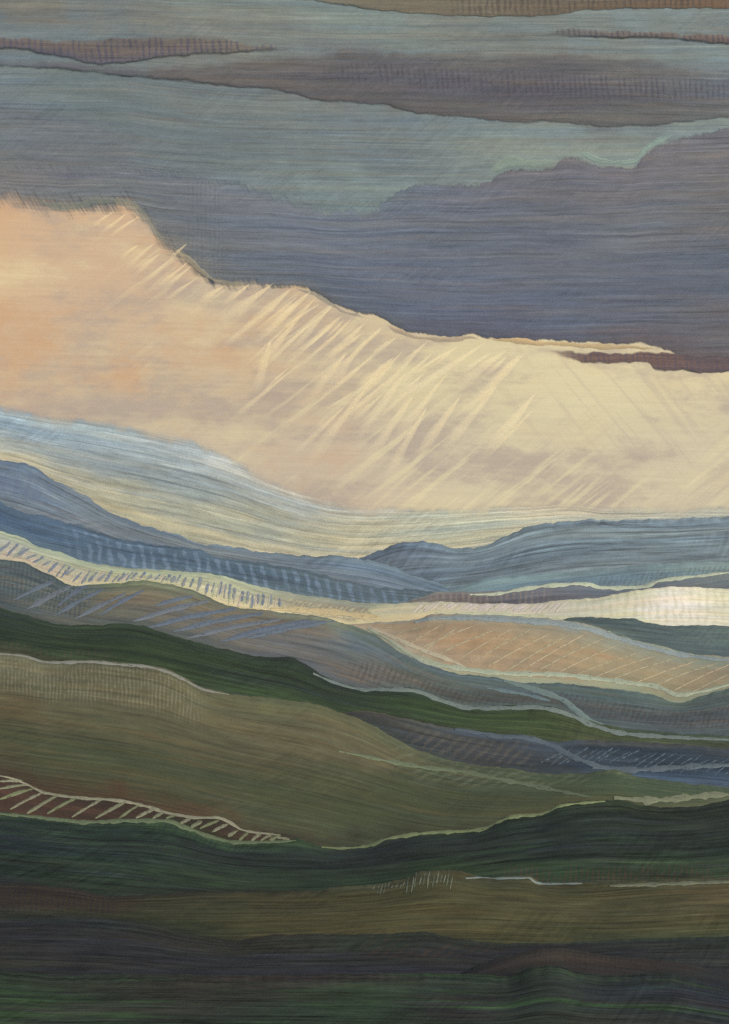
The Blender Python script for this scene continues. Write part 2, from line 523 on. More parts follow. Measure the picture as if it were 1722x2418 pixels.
def rim(parent, pts, width, D, c, seed, opacity=.85, n=None):
    """thin bright fringe along the edge of a cloud"""
    pts = np.array(pts, float)
    d = np.concatenate([[0], np.cumsum(np.hypot(*np.diff(pts, axis=0).T))])
    q = np.linspace(0, d[-1], n or int(d[-1] / 6))
    x = curve(list(zip(d, pts[:, 0])), q); y = curve(list(zip(d, pts[:, 1])), q)
    y = y + 1.5 * wob(q, seed, 16.)
    tx, ty = np.gradient(x), np.gradient(y); L = np.hypot(tx, ty)
    nx, ny = -ty / L, tx / L
    s = q / d[-1]
    w = width * .5 * np.clip(s * 6, .05, 1) * np.clip((1 - s) * 6, .05, 1) * (1 + .45 * wob(q, seed + 2, 30.))
    w = np.maximum(w, 1.0)
    th = np.linspace(0, 2 * math.pi, 15)[:-1]
    P, bd = [], []
    for a in th:
        P.append(at(x + nx * w * math.cos(a), y + ny * w * math.cos(a), D - w * D / F * math.sin(a) * .2))
        bd.append(np.clip((1 - abs(math.cos(a))) * 2.4, 0, 1) * np.clip(s * 6, 0, 1) * np.clip((1 - s) * 6, 0, 1))
    P = np.array(P)
    uv = np.stack(np.broadcast_arrays((q / 100)[None, :], (np.cos(th) * width / 200)[:, None]), -1)
    pig = np.broadcast_to(lin(c), P.shape)
    o = grid_mesh('rim', P, uv, pig, {'body': np.array(bd)},
                  cloud_material('rim vapour', seed, .5, opacity, .5, streak=.10, hue=.3), wrap=True)
    if parent: o.parent = parent
    return o

SUNE = 3.6
HAZE = .000024
# ------------------------------------------------------------------ sky and sun
SUN_EL, SUN_AZ = R(27), R(152)     # azimuth clockwise from straight ahead: behind the right shoulder
W = bpy.data.worlds.new('World'); S.world = W; W.use_nodes = True
N = NT(W.node_tree)
tc = N.new('ShaderNodeTexCoord').outputs['Generated']
sp = N.new('ShaderNodeSeparateXYZ'); N.put(sp.inputs[0], tc)
dx, dy, dz = sp.outputs
fy = N.math('MAXIMUM', dy, .05)
sx = N.math('DIVIDE', dx, fy)          # bearing of the view direction
sz = N.math('DIVIDE', dz, fy)          # height above the horizon
wv = N.noise(N.comb(N.math('MULTIPLY', sx, 5.), N.math('MULTIPLY', sz, 9.), 2.), 1.0, 3.0)
bx = N.math('ADD', sx, N.math('MULTIPLY', N.math('SUBTRACT', wv, .5), .16))
bz = N.math('ADD', sz, N.math('MULTIPLY', N.math('SUBTRACT', wv, .5), .07))


def ramp(v, stops):
    n = N.new('ShaderNodeValToRGB'); N.put(n.inputs[0], v)
    e = n.color_ramp.elements
    while len(e) < len(stops): e.new(.5)
    for q, (p, c) in zip(e, stops): q.position = p; q.color = rgba(c)
    n.color_ramp.interpolation = 'EASE'
    return n.outputs[0]


bear = N.maprange(bx, -.34, .34, smooth=False)
hi = ramp(bear, [(0.0, (210, 164, 118)), (.18, (206, 168, 132)), (.40, (200, 174, 144)), (.62, (214, 192, 150)), (.80, (228, 210, 162)), (1.0, (226, 208, 160))])
mid = ramp(bear, [(0.0, (206, 168, 128)), (.18, (206, 176, 140)), (.40, (208, 180, 144)), (.60, (222, 202, 156)), (.80, (226, 208, 162)), (.93, (222, 200, 154)), (1.0, (216, 180, 132))])
low = ramp(bear, [(0.0, (198, 170, 148)), (.20, (198, 172, 150)), (.45, (206, 182, 156)), (.65, (216, 197, 162)), (1.0, (216, 197, 162))])
g1 = N.mix(N.maprange(bz, .10, .165), low, mid)
g2 = N.mix(N.maprange(bz, .165, .25), g1, hi)
# warm and mauve patches, slanting strokes, dry streaks
pa = N.noise(N.comb(N.math('MULTIPLY', sx, 7.), N.math('MULTIPLY', sz, 13.), 11.), 1.0, 6.0, .68)
left = N.maprange(sx, .12, -.24)
g3 = N.mix(N.math('MULTIPLY', N.maprange(pa, .46, .66), N.math('ADD', .14, N.math('MULTIPLY', left, .62))), g2, rgba((206, 150, 94)))
pb = N.noise(N.comb(N.math('MULTIPLY', sx, 8.), N.math('MULTIPLY', sz, 18.), 31.), 1.0, 6.0, .68)
g3 = N.mix(N.math('MULTIPLY', N.maprange(pb, .45, .62), .70), g3, rgba((174, 152, 142)))
pc = N.noise(N.comb(N.math('MULTIPLY', sx, 6.), N.math('MULTIPLY', sz, 14.), 57.), 1.0, 6.0, .68)
g3 = N.mix(N.math('MULTIPLY', N.maprange(pc, .48, .68), .5), g3, rgba((230, 208, 158)))
al = N.math('ADD', N.math('MULTIPLY', sx, .78), N.math('MULTIPLY', sz, .62))
pe = N.math('SUBTRACT', N.math('MULTIPLY', sx, .62), N.math('MULTIPLY', sz, .78))
d1 = N.noise(N.comb(N.math('MULTIPLY', al, 9.), N.math('MULTIPLY', pe, 130.), 3.), 1.0, 4.0, .6)
dm = N.noise(N.comb(N.math('MULTIPLY', sx, 7.), N.math('MULTIPLY', sz, 9.), 71.), 1.0, 2.0)
dw = N.math('MULTIPLY', N.maprange(dm, .38, .58), N.maprange(sx, -.30, -.05))
g3 = N.mix(N.math('MULTIPLY', N.maprange(d1, .52, .64), N.math('MULTIPLY', dw, .55)), g3, rgba((234, 214, 164)))
g3 = N.mix(N.math('MULTIPLY', N.maprange(d1, .47, .36), N.math('MULTIPLY', dw, .42)), g3, rgba((190, 168, 146)))
al2 = N.math('SUBTRACT', N.math('MULTIPLY', sx, .62), N.math('MULTIPLY', sz, .78))
pe2 = N.math('ADD', N.math('MULTIPLY', sx, .78), N.math('MULTIPLY', sz, .62))
d2 = N.noise(N.comb(N.math('MULTIPLY', al2, 9.), N.math('MULTIPLY', pe2, 130.), 13.), 1.0, 4.0, .6)
dw2 = N.math('MULTIPLY', N.maprange(dm, .60, .40), N.math('ADD', .10, N.math('MULTIPLY', N.maprange(sx, .05, .2), .25)))
g3 = N.mix(N.math('MULTIPLY', N.maprange(d2, .52, .62), dw2), g3, rgba((196, 172, 150)))
tilt = N.math('ADD', sz, N.math('MULTIPLY', sx, .03))
st = N.noise(N.comb(N.math('MULTIPLY', sx, 10.), N.math('MULTIPLY', tilt, 330.), 5.), 1.0, 4.0, .65)
st2 = N.noise(N.comb(N.math('MULTIPLY', sx, 700.), N.math('MULTIPLY', sz, 700.), 5.), 1.0, 2.0, .6)
sv = N.math('ADD', 1.0, N.math('ADD', N.math('MULTIPLY', N.math('SUBTRACT', st, .5), .26), N.math('MULTIPLY', N.math('SUBTRACT', st2, .5), .22)))
g3 = N.mix(1.0, g3, (.955, .965, .835, 1), 'MULTIPLY')
hs = N.new('ShaderNodeHueSaturation'); hs.inputs['Saturation'].default_value = .86; N.put(hs.inputs['Color'], g3); g3 = hs.outputs[0]
glow = N.mix(1.0, g3, N.comb(sv, sv, sv), 'MULTIPLY')
sky = N.new('ShaderNodeTexSky', sky_type='NISHITA')
sky.sun_disc = False; sky.sun_elevation = SUN_EL; sky.sun_rotation = SUN_AZ
sky.air_density, sky.dust_density, sky.ozone_density = 1.0, 2.0, 1.0
bg1 = N.new('ShaderNodeBackground'); N.l.new(sky.outputs[0], bg1.inputs[0]); bg1.inputs[1].default_value = .10
bg2 = N.new('ShaderNodeBackground'); N.put(bg2.inputs[0], glow); bg2.inputs[1].default_value = 1.16
az = N.math('ABSOLUTE', sx)
msk = N.math('MULTIPLY', N.math('MULTIPLY', N.maprange(az, 1.3, .7), N.maprange(sz, .55, .36)), N.maprange(dy, .1, .3))
mw = N.new('ShaderNodeMixShader'); N.put(mw.inputs[0], msk)
N.l.new(bg1.outputs[0], mw.inputs[1]); N.l.new(bg2.outputs[0], mw.inputs[2])
ow = N.new('ShaderNodeOutputWorld'); N.l.new(mw.outputs[0], ow.inputs[0])

sun = bpy.data.lights.new('sun', 'SUN'); sun.energy = SUNE; sun.angle = R(10); sun.color = (1.0, .93, .82)
suno = bpy.data.objects.new('sun', sun); COL.objects.link(suno)
import mathutils
sd = mathutils.Vector((math.sin(SUN_AZ) * math.cos(SUN_EL), math.cos(SUN_AZ) * math.cos(SUN_EL), math.sin(SUN_EL)))
suno.rotation_euler = sd.to_track_quat('Z', 'Y').to_euler()
suno.location = (0, 0, 4000)

S.view_settings.view_transform = 'Standard'; S.view_settings.look = 'None'
S.view_settings.exposure = 0.0; S.view_settings.gamma = 1.0
S.cycles.transparent_max_bounces = 48
S.cycles.max_bounces = 6; S.cycles.diffuse_bounces = 3; S.cycles.volume_bounces = 0
S.cycles.use_denoising = False

# ------------------------------------------------------------------ far air and ground
base = bpy.data.meshes.new('ground')
gv = [(x * 60000, y, -190.0) for y in (-4000, 70000) for x in (-1, 1)]
base.from_pydata(gv, [], [(0, 1, 3, 2)])
base.uv_layers.new(name='flow')
bo = bpy.data.objects.new('ground', base); COL.objects.link(bo)
base.materials.append(plain_material('ground', (86, 92, 70), 3.0))
tag(bo, 'wide valley floor under the hills', kind='structure')

# ------------------------------------------------------------------ hills, far to near
C_BLUE_R = [(560, 1440), (700, 1395), (780, 1350), (850, 1318), (903, 1299), (930, 1285), (988, 1278), (1036, 1286), (1089, 1294), (1142, 1291), (1179, 1273), (1232, 1249), (1312, 1233), (1391, 1228), (1497, 1228), (1603, 1225), (1722, 1219)]
C_BLUE_L = [(0, 1085), (74, 1100), (132, 1135), (212, 1177), (254, 1206), (318, 1233), (371, 1249), (424, 1265), (461, 1281), (530, 1289), (636, 1305), (716, 1312), (795, 1313), (870, 1322), (960, 1350), (1080, 1388), (1200, 1425)]
C_BLUE_2 = [(0, 1183), (53, 1209), (132, 1225), (185, 1241), (265, 1267), (345, 1283), (451, 1294), (530, 1318), (636, 1331), (742, 1352), (861, 1381), (967, 1392), (1080, 1402), (1200, 1440)]
C_TEAL_R = [(960, 1425), (1030, 1400), (1084, 1389), (1153, 1366), (1285, 1355), (1400, 1345), (1550, 1331), (1722, 1324)]
C_GREY_R = [(930, 1430), (985, 1412), (1036, 1398), (1126, 1397), (1190, 1395), (1232, 1386), (1322, 1377), (1391, 1374), (1418, 1384), (1513, 1381), (1561, 1367), (1640, 1358), (1722, 1347)]
C_STRIPE = [(0, 1254), (48, 1267), (90, 1291), (148, 1305), (201, 1326), (318, 1342), (451, 1350), (504, 1356), (557, 1368), (610, 1384), (689, 1400), (775, 1413), (861, 1423), (950, 1427), (1060, 1440), (1180, 1470)]
C_WHITE = [(800, 1450), (861, 1434), (930, 1426), (1020, 1421), (1126, 1424), (1232, 1426), (1322, 1418), (1418, 1410), (1497, 1395), (1561, 1387), (1630, 1386), (1722, 1391)]
C_DARK_R = [(1250, 1490), (1330, 1462), (1370, 1457), (1440, 1459), (1497, 1461), (1534, 1472), (1603, 1477), (1722, 1477)]
C_PEACH = [(700, 1520), (790, 1486), (861, 1471), (945, 1467), (988, 1461), (1020, 1450), (1084, 1450), (1232, 1456), (1338, 1466), (1391, 1474), (1433, 1490), (1497, 1511), (1566, 1527), (1630, 1543), (1722, 1551)]
C_BROWN_L = [(0, 1320), (48, 1326), (95, 1347), (138, 1366), (159, 1379), (191, 1384), (233, 1379), (286, 1376), (318, 1371), (398, 1379), (451, 1392), (498, 1413), (551, 1432), (663, 1445), (763, 1458), (822, 1474), (861, 1487), (893, 1503), (930, 1529), (967, 1550), (1009, 1569), (1073, 1587), (1158, 1598), (1259, 1612), (1338, 1614), (1423, 1625), (1497, 1632), (1561, 1646), (1598, 1656), (1646, 1646), (1722, 1625)]
C_GREEN = [(0, 1434), (53, 1450), (143, 1474), (239, 1476), (276, 1471), (339, 1479), (398, 1497), (451, 1513), (530, 1532), (610, 1550), (684, 1552), (732, 1574), (769, 1598), (830, 1620), (861, 1625), (930, 1622), (983, 1627), (1047, 1651), (1115, 1667), (1259, 1664), (1328, 1675), (1365, 1691), (1444, 1715), (1550, 1728), (1722, 1738)]
C_VIOLET = [(760, 1690), (861, 1679), (967, 1699), (1030, 1712), (1084, 1720), (1179, 1733), (1243, 1736), (1312, 1752), (1391, 1747), (1497, 1752), (1603, 1757), (1722, 1768)]
C_BROWN = [(0, 1540), (53, 1545), (122, 1561), (212, 1558), (276, 1564), (345, 1569), (392, 1580), (424, 1593), (477, 1622), (530, 1635), (636, 1648), (742, 1662), (795, 1678), (861, 1704), (930, 1741), (978, 1768), (1020, 1781), (1062, 1794), (1126, 1807), (1179, 1811), (1285, 1826), (1365, 1827), (1444, 1818), (1508, 1834), (1603, 1847), (1722, 1860)]
C_PLOUGH = [(0, 1830), (32, 1835), (69, 1851), (101, 1867), (186, 1880), (276, 1886), (345, 1899), (403, 1917), (477, 1928), (509, 1926), (541, 1936), (573, 1957), (663, 1968), (720, 1984), (800, 2010), (900, 2040)]
C_FORE = [(0, 1917), (85, 1925), (212, 1937), (297, 1933), (387, 1933), (451, 1954), (504, 1973), (562, 1986), (636, 1985), (700, 1982), (769, 1999), (795, 2000), (861, 1996), (909, 1978), (1020, 1962), (1126, 1957), (1179, 1936), (1206, 1925), (1274, 1920), (1322, 1899), (1391, 1891), (1455, 1888), (1524, 1903), (1624, 1906), (1722, 1887)]
C_OLIVE = [(0, 2084), (159, 2097), (265, 2116), (371, 2111), (519, 2105), (636, 2105), (742, 2103), (785, 2095), (861, 2091), (956, 2074), (999, 2057), (1073, 2055), (1147, 2072), (1253, 2068), (1274, 2082), (1370, 2084), (1497, 2079), (1722, 2074)]
C_DARK = [(0, 2169), (148, 2164), (318, 2177), (451, 2206), (562, 2219), (663, 2206), (861, 2206), (994, 2201), (1084, 2217), (1179, 2227), (1312, 2227), (1444, 2219), (1722, 2211)]
C_PATCH = [(1040, 2330), (1100, 2292), (1153, 2270), (1259, 2243), (1322, 2238), (1380, 2246), (1418, 2254), (1524, 2264), (1630, 2277), (1722, 2300)]
C_LAST = [(0, 2291), (159, 2302), (318, 2299), (530, 2302), (861, 2299), (1047, 2298), (1200, 2304), (1264, 2282), (1317, 2280), (1365, 2296), (1471, 2303), (1550, 2297), (1722, 2326)]
XA = [0, 430, 861, 1290, 1722]

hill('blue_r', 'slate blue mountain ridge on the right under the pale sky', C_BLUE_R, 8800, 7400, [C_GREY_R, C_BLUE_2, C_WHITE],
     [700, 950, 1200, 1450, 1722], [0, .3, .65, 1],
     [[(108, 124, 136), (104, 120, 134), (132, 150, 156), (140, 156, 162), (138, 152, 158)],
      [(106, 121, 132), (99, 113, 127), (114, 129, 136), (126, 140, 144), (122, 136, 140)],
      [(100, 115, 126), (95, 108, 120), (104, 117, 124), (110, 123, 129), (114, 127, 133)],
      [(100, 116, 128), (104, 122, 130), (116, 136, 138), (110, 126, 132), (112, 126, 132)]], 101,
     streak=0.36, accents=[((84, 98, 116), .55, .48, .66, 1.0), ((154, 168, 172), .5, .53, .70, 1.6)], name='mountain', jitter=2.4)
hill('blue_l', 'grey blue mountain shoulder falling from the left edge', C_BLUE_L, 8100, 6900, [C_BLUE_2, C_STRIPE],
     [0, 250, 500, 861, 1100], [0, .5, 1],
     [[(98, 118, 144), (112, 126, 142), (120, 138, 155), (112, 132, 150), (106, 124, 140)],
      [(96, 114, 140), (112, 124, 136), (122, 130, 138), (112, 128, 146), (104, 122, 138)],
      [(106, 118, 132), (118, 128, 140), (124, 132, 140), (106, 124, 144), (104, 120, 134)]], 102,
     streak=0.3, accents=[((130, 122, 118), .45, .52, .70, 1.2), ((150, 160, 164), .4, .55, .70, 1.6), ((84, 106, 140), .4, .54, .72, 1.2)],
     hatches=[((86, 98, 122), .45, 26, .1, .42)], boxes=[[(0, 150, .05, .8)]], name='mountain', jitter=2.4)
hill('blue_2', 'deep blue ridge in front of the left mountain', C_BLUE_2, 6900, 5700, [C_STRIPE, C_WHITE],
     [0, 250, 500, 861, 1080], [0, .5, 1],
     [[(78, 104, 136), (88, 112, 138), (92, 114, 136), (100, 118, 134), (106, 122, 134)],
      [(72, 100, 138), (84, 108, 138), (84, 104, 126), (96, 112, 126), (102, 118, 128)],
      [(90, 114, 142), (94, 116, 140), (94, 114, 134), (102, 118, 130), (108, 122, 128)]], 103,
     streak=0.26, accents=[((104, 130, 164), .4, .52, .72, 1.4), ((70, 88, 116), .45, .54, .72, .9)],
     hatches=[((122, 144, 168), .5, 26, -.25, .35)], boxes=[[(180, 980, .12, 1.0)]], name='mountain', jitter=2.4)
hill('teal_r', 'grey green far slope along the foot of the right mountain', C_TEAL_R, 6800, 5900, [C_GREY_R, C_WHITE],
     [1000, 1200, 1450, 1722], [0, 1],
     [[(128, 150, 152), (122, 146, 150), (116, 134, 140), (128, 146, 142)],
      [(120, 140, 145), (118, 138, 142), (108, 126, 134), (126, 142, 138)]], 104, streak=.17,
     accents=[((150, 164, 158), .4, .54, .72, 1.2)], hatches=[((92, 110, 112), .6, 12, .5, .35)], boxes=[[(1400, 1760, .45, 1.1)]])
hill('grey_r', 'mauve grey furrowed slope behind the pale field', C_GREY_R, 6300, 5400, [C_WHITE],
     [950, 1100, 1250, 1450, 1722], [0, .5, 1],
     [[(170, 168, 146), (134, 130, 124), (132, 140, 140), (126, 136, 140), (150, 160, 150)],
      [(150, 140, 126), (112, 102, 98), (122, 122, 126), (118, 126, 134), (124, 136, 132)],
      [(160, 156, 132), (116, 104, 96), (106, 100, 102), (112, 118, 124), (124, 126, 120)]], 105, streak=.16,
     accents=[((112, 122, 132), .4, .52, .7, 1.2)], hatches=[((142, 128, 120), .55, 15, .1, .4)], boxes=[[(1010, 1300, .1, 1.05)]])
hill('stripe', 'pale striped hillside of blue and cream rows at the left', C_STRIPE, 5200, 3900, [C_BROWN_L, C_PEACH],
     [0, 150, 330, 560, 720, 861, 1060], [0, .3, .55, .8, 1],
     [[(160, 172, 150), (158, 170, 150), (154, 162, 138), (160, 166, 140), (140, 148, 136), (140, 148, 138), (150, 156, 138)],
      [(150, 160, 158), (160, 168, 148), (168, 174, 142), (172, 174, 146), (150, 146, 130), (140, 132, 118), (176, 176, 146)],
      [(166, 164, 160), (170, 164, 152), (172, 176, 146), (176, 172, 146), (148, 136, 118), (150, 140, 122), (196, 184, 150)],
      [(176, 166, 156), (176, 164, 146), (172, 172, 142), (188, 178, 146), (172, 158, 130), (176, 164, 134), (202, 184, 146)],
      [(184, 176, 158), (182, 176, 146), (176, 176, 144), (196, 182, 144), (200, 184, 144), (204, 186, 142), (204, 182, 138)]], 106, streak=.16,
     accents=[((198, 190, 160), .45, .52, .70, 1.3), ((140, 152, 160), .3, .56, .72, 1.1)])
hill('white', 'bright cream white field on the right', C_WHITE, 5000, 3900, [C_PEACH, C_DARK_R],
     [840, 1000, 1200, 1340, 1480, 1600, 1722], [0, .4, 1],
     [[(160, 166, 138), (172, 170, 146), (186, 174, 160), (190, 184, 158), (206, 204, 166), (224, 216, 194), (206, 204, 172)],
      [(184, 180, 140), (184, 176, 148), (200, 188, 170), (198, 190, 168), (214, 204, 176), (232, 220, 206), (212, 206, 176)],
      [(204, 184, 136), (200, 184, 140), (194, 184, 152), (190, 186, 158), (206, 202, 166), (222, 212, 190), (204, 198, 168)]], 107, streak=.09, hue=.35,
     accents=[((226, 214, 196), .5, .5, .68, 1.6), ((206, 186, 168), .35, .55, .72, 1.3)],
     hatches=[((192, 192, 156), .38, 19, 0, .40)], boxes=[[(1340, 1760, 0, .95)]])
hill('dark_r', 'dark teal wooded looking rise at the right edge', C_DARK_R, 4000, 3300, [C_PEACH],
     [1280, 1400, 1550, 1722], [0, .5, 1],
     [[(106, 114, 104), (84, 96, 94), (92, 106, 102), (112, 126, 114)],
      [(104, 110, 100), (84, 96, 96), (92, 104, 104), (104, 118, 114)],
      [(130, 138, 122), (112, 122, 112), (84, 98, 100), (78, 92, 98)]], 108, streak=.20,
     accents=[((72, 86, 92), .6, .5, .68, 1.2), ((128, 142, 126), .4, .56, .72, 1.3)],
     hatches=[((76, 90, 92), .4, 18, 1.1, .4)], boxes=[[(1480, 1760, .1, 1)]])
hill('peach', 'warm peach brown field crossed by faint slanting rows', C_PEACH, 3500, 2450, [C_BROWN_L],
     [800, 920, 1100, 1300, 1500, 1722], [0, .2, .55, .82, 1],
     [[(170, 168, 146), (158, 158, 144), (150, 154, 142), (142, 152, 148), (140, 150, 140), (140, 150, 134)],
      [(178, 166, 142), (166, 144, 116), (166, 142, 112), (158, 146, 120), (150, 148, 126), (142, 148, 126)],
      [(182, 170, 146), (176, 158, 134), (172, 144, 112), (170, 148, 116), (156, 146, 116), (154, 140, 114)],
      [(184, 174, 150), (180, 164, 140), (172, 148, 120), (166, 144, 114), (156, 146, 114), (156, 146, 118)],
      [(172, 172, 150), (168, 166, 142), (158, 164, 140), (164, 168, 140), (152, 162, 134), (150, 158, 134)]], 109, streak=.07, hue=.3, fine=9.,
     accents=[((180, 140, 104), .5, .52, .68, 2.2), ((150, 150, 126), .45, .54, .70, 1.6)],
     hatches=[((142, 132, 108), .35, 62, 1.25, .45)], boxes=[[(880, 1760, .15, .9)]])
hill('brown_l', 'blue brown hill with long bluish furrows left of centre', C_BROWN_L, 2750, 1900, [C_GREEN, C_BROWN],
     [0, 120, 300, 500, 700, 861, 1000, 1200, 1450, 1722], [0, .25, .5, .78, 1],
     [[(92, 106, 104), (84, 96, 98), (118, 128, 100), (110, 118, 104), (120, 128, 112), (96, 110, 104), (96, 112, 122), (92, 112, 114), (90, 108, 106), (104, 122, 112)],
      [(84, 96, 98), (84, 98, 102), (122, 118, 94), (128, 114, 94), (126, 116, 104), (92, 108, 122), (88, 104, 104), (98, 112, 108), (88, 106, 104), (98, 110, 108)],
      [(86, 98, 100), (96, 104, 100), (116, 106, 90), (114, 110, 104), (110, 108, 108), (102, 108, 108), (92, 102, 98), (82, 90, 88), (82, 92, 96), (86, 94, 98)],
      [(76, 86, 90), (100, 102, 94), (98, 98, 90), (112, 108, 100), (108, 106, 106), (112, 104, 98), (94, 92, 84), (82, 86, 82), (80, 88, 94), (88, 94, 98)],
      [(72, 82, 84), (84, 92, 90), (92, 96, 90), (90, 98, 100), (92, 98, 108), (92, 96, 98), (90, 102, 98), (90, 106, 104), (92, 106, 108), (86, 98, 104)]], 110, streak=.22,
     accents=[((136, 112, 88), .45, .52, .68, 1.3), ((92, 112, 138), .40, .54, .70, 1.2)],
     hatches=[((60, 72, 80), .6, 10, .1, .4), ((72, 66, 62), .55, 13, .4, .45)],
     boxes=[[(-20, 210, .0, .8)], [(840, 1270, .55, .95), (1270, 1760, .35, .8)]])
hill('green', 'dark green hill sweeping down to a brighter green pasture', C_GREEN, 1900, 1450, [C_BROWN, C_VIOLET],
     [0, 200, 400, 600, 800, 1000, 1200, 1450, 1722], [0, .3, .65, 1],
     [[(56, 72, 62), (56, 74, 56), (52, 68, 58), (48, 64, 58), (48, 60, 64), (66, 84, 70), (82, 98, 78), (90, 98, 76), (100, 112, 108)],
      [(48, 62, 56), (52, 68, 52), (52, 68, 50), (52, 70, 50), (50, 64, 58), (60, 82, 50), (68, 84, 50), (86, 90, 62), (92, 104, 96)],
      [(50, 66, 52), (54, 70, 50), (54, 72, 50), (52, 66, 56), (52, 66, 58), (58, 80, 54), (66, 84, 52), (84, 90, 62), (104, 104, 88)],
      [(76, 72, 58), (62, 72, 50), (64, 80, 52), (70, 92, 56), (60, 78, 54), (66, 80, 62), (76, 88, 66), (104, 104, 82), (108, 106, 92)]], 111, sat=0.8, streak=0.3,
     accents=[((44, 56, 64), .5, .50, .66, 1.0), ((70, 92, 56), .5, .54, .70, 1.2)],
     hatches=[((66, 60, 50), .5, 14, .2, .4)], boxes=[[(0, 260, .75, 1.1)]])
hill('violet', 'dark violet blue furrowed hollow on the right', C_VIOLET, 1560, 1200, [C_BROWN],
     [780, 900, 1000, 1150, 1300, 1420, 1560, 1722], [0, .2, .55, .8, 1],
     [[(108, 96, 78), (102, 92, 76), (100, 98, 88), (88, 104, 120), (94, 108, 120), (92, 92, 86), (84, 84, 82), (88, 92, 92)],
      [(90, 80, 70), (84, 78, 70), (88, 88, 80), (84, 86, 84), (82, 92, 104), (58, 70, 80), (54, 68, 80), (54, 68, 80)],
      [(76, 72, 68), (70, 72, 66), (74, 76, 76), (78, 78, 80), (72, 78, 84), (58, 72, 84), (52, 66, 80), (54, 70, 84)],
      [(72, 72, 66), (70, 74, 66), (74, 76, 74), (78, 76, 74), (72, 78, 82), (72, 88, 104), (76, 94, 112), (84, 102, 120)],
      [(76, 80, 68), (76, 80, 68), (72, 76, 70), (72, 74, 70), (76, 84, 84), (86, 102, 112), (86, 106, 124), (92, 106, 122)]], 112, streak=.21,
     accents=[((60, 66, 74), .5, .5, .66, 1.2), ((96, 110, 120), .4, .56, .72, 1.1)],
     hatches=[((100, 96, 86), .4, 26, 1.1, .35)], boxes=[[(960, 1260, .2, .9)]])
hill('brown', 'broad brown and olive hill falling from left to right', C_BROWN, 1280, 860, [C_PLOUGH, C_FORE],
     [0, 220, 430, 650, 861, 1080, 1290, 1500, 1722], [0, .12, .3, .42, .7, .9, 1],
     [[(128, 122, 100), (122, 116, 94), (118, 116, 92), (112, 112, 84), (118, 114, 84), (98, 106, 82), (92, 104, 82), (92, 106, 82), (94, 108, 92)],
      [(112, 106, 86), (108, 102, 82), (110, 104, 82), (112, 104, 80), (114, 106, 82), (92, 98, 78), (90, 104, 78), (86, 104, 78), (92, 108, 88)],
      [(106, 98, 76), (104, 98, 76), (108, 100, 76), (112, 102, 78), (110, 100, 78), (84, 92, 70), (84, 98, 74), (84, 102, 78), (90, 108, 86)],
      [(100, 86, 64), (100, 94, 72), (100, 92, 70), (100, 90, 68), (90, 90, 66), (78, 86, 62), (82, 94, 70), (86, 104, 80), (90, 108, 82)],
      [(82, 84, 60), (80, 84, 60), (80, 84, 62), (80, 84, 60), (78, 84, 60), (80, 86, 62), (84, 92, 66), (90, 106, 76), (98, 112, 82)],
      [(84, 72, 56), (84, 76, 56), (88, 84, 62), (86, 88, 66), (82, 88, 66), (88, 92, 66), (92, 96, 64), (98, 104, 70), (120, 124, 94)],
      [(86, 64, 52), (92, 68, 50), (98, 72, 52), (86, 76, 58), (72, 72, 58), (80, 80, 60), (92, 88, 62), (104, 106, 74), (128, 128, 100)]], 113, sat=0.85, streak=.17,
     accents=[((112, 66, 46), .35, .60, .72, 1.0), ((124, 100, 68), .28, .54, .70, 1.2), ((66, 78, 62), .4, .56, .72, 1.4), ((76, 84, 64), .5, .5, .68, 1.0)],
     hatches=[((136, 132, 112), .38, 9, .02, .4), ((120, 126, 102), .30, 30, 1.3, .35)], boxes=[[(-20, 470, .02, .3)], [(930, 1500, .0, .35)]])
hill('plough', 'ploughed reddish brown field with pale rows at the lower left', C_PLOUGH, 830, 720, [C_FORE],
     [0, 150, 300, 450, 600, 760], [0, .5, 1],
     [[(84, 64, 56), (80, 66, 54), (74, 64, 50), (72, 64, 48), (74, 66, 50), (70, 74, 56)],
      [(86, 64, 54), (84, 64, 52), (80, 62, 50), (68, 58, 48), (86, 66, 52), (74, 72, 54)],
      [(86, 66, 54), (84, 62, 50), (80, 62, 48), (66, 66, 46), (74, 64, 48), (70, 76, 52)]], 114, streak=.14, extra=40,
     accents=[((108, 74, 56), .4, .52, .7, 1.8), ((60, 54, 46), .4, .56, .7, 1.6)])
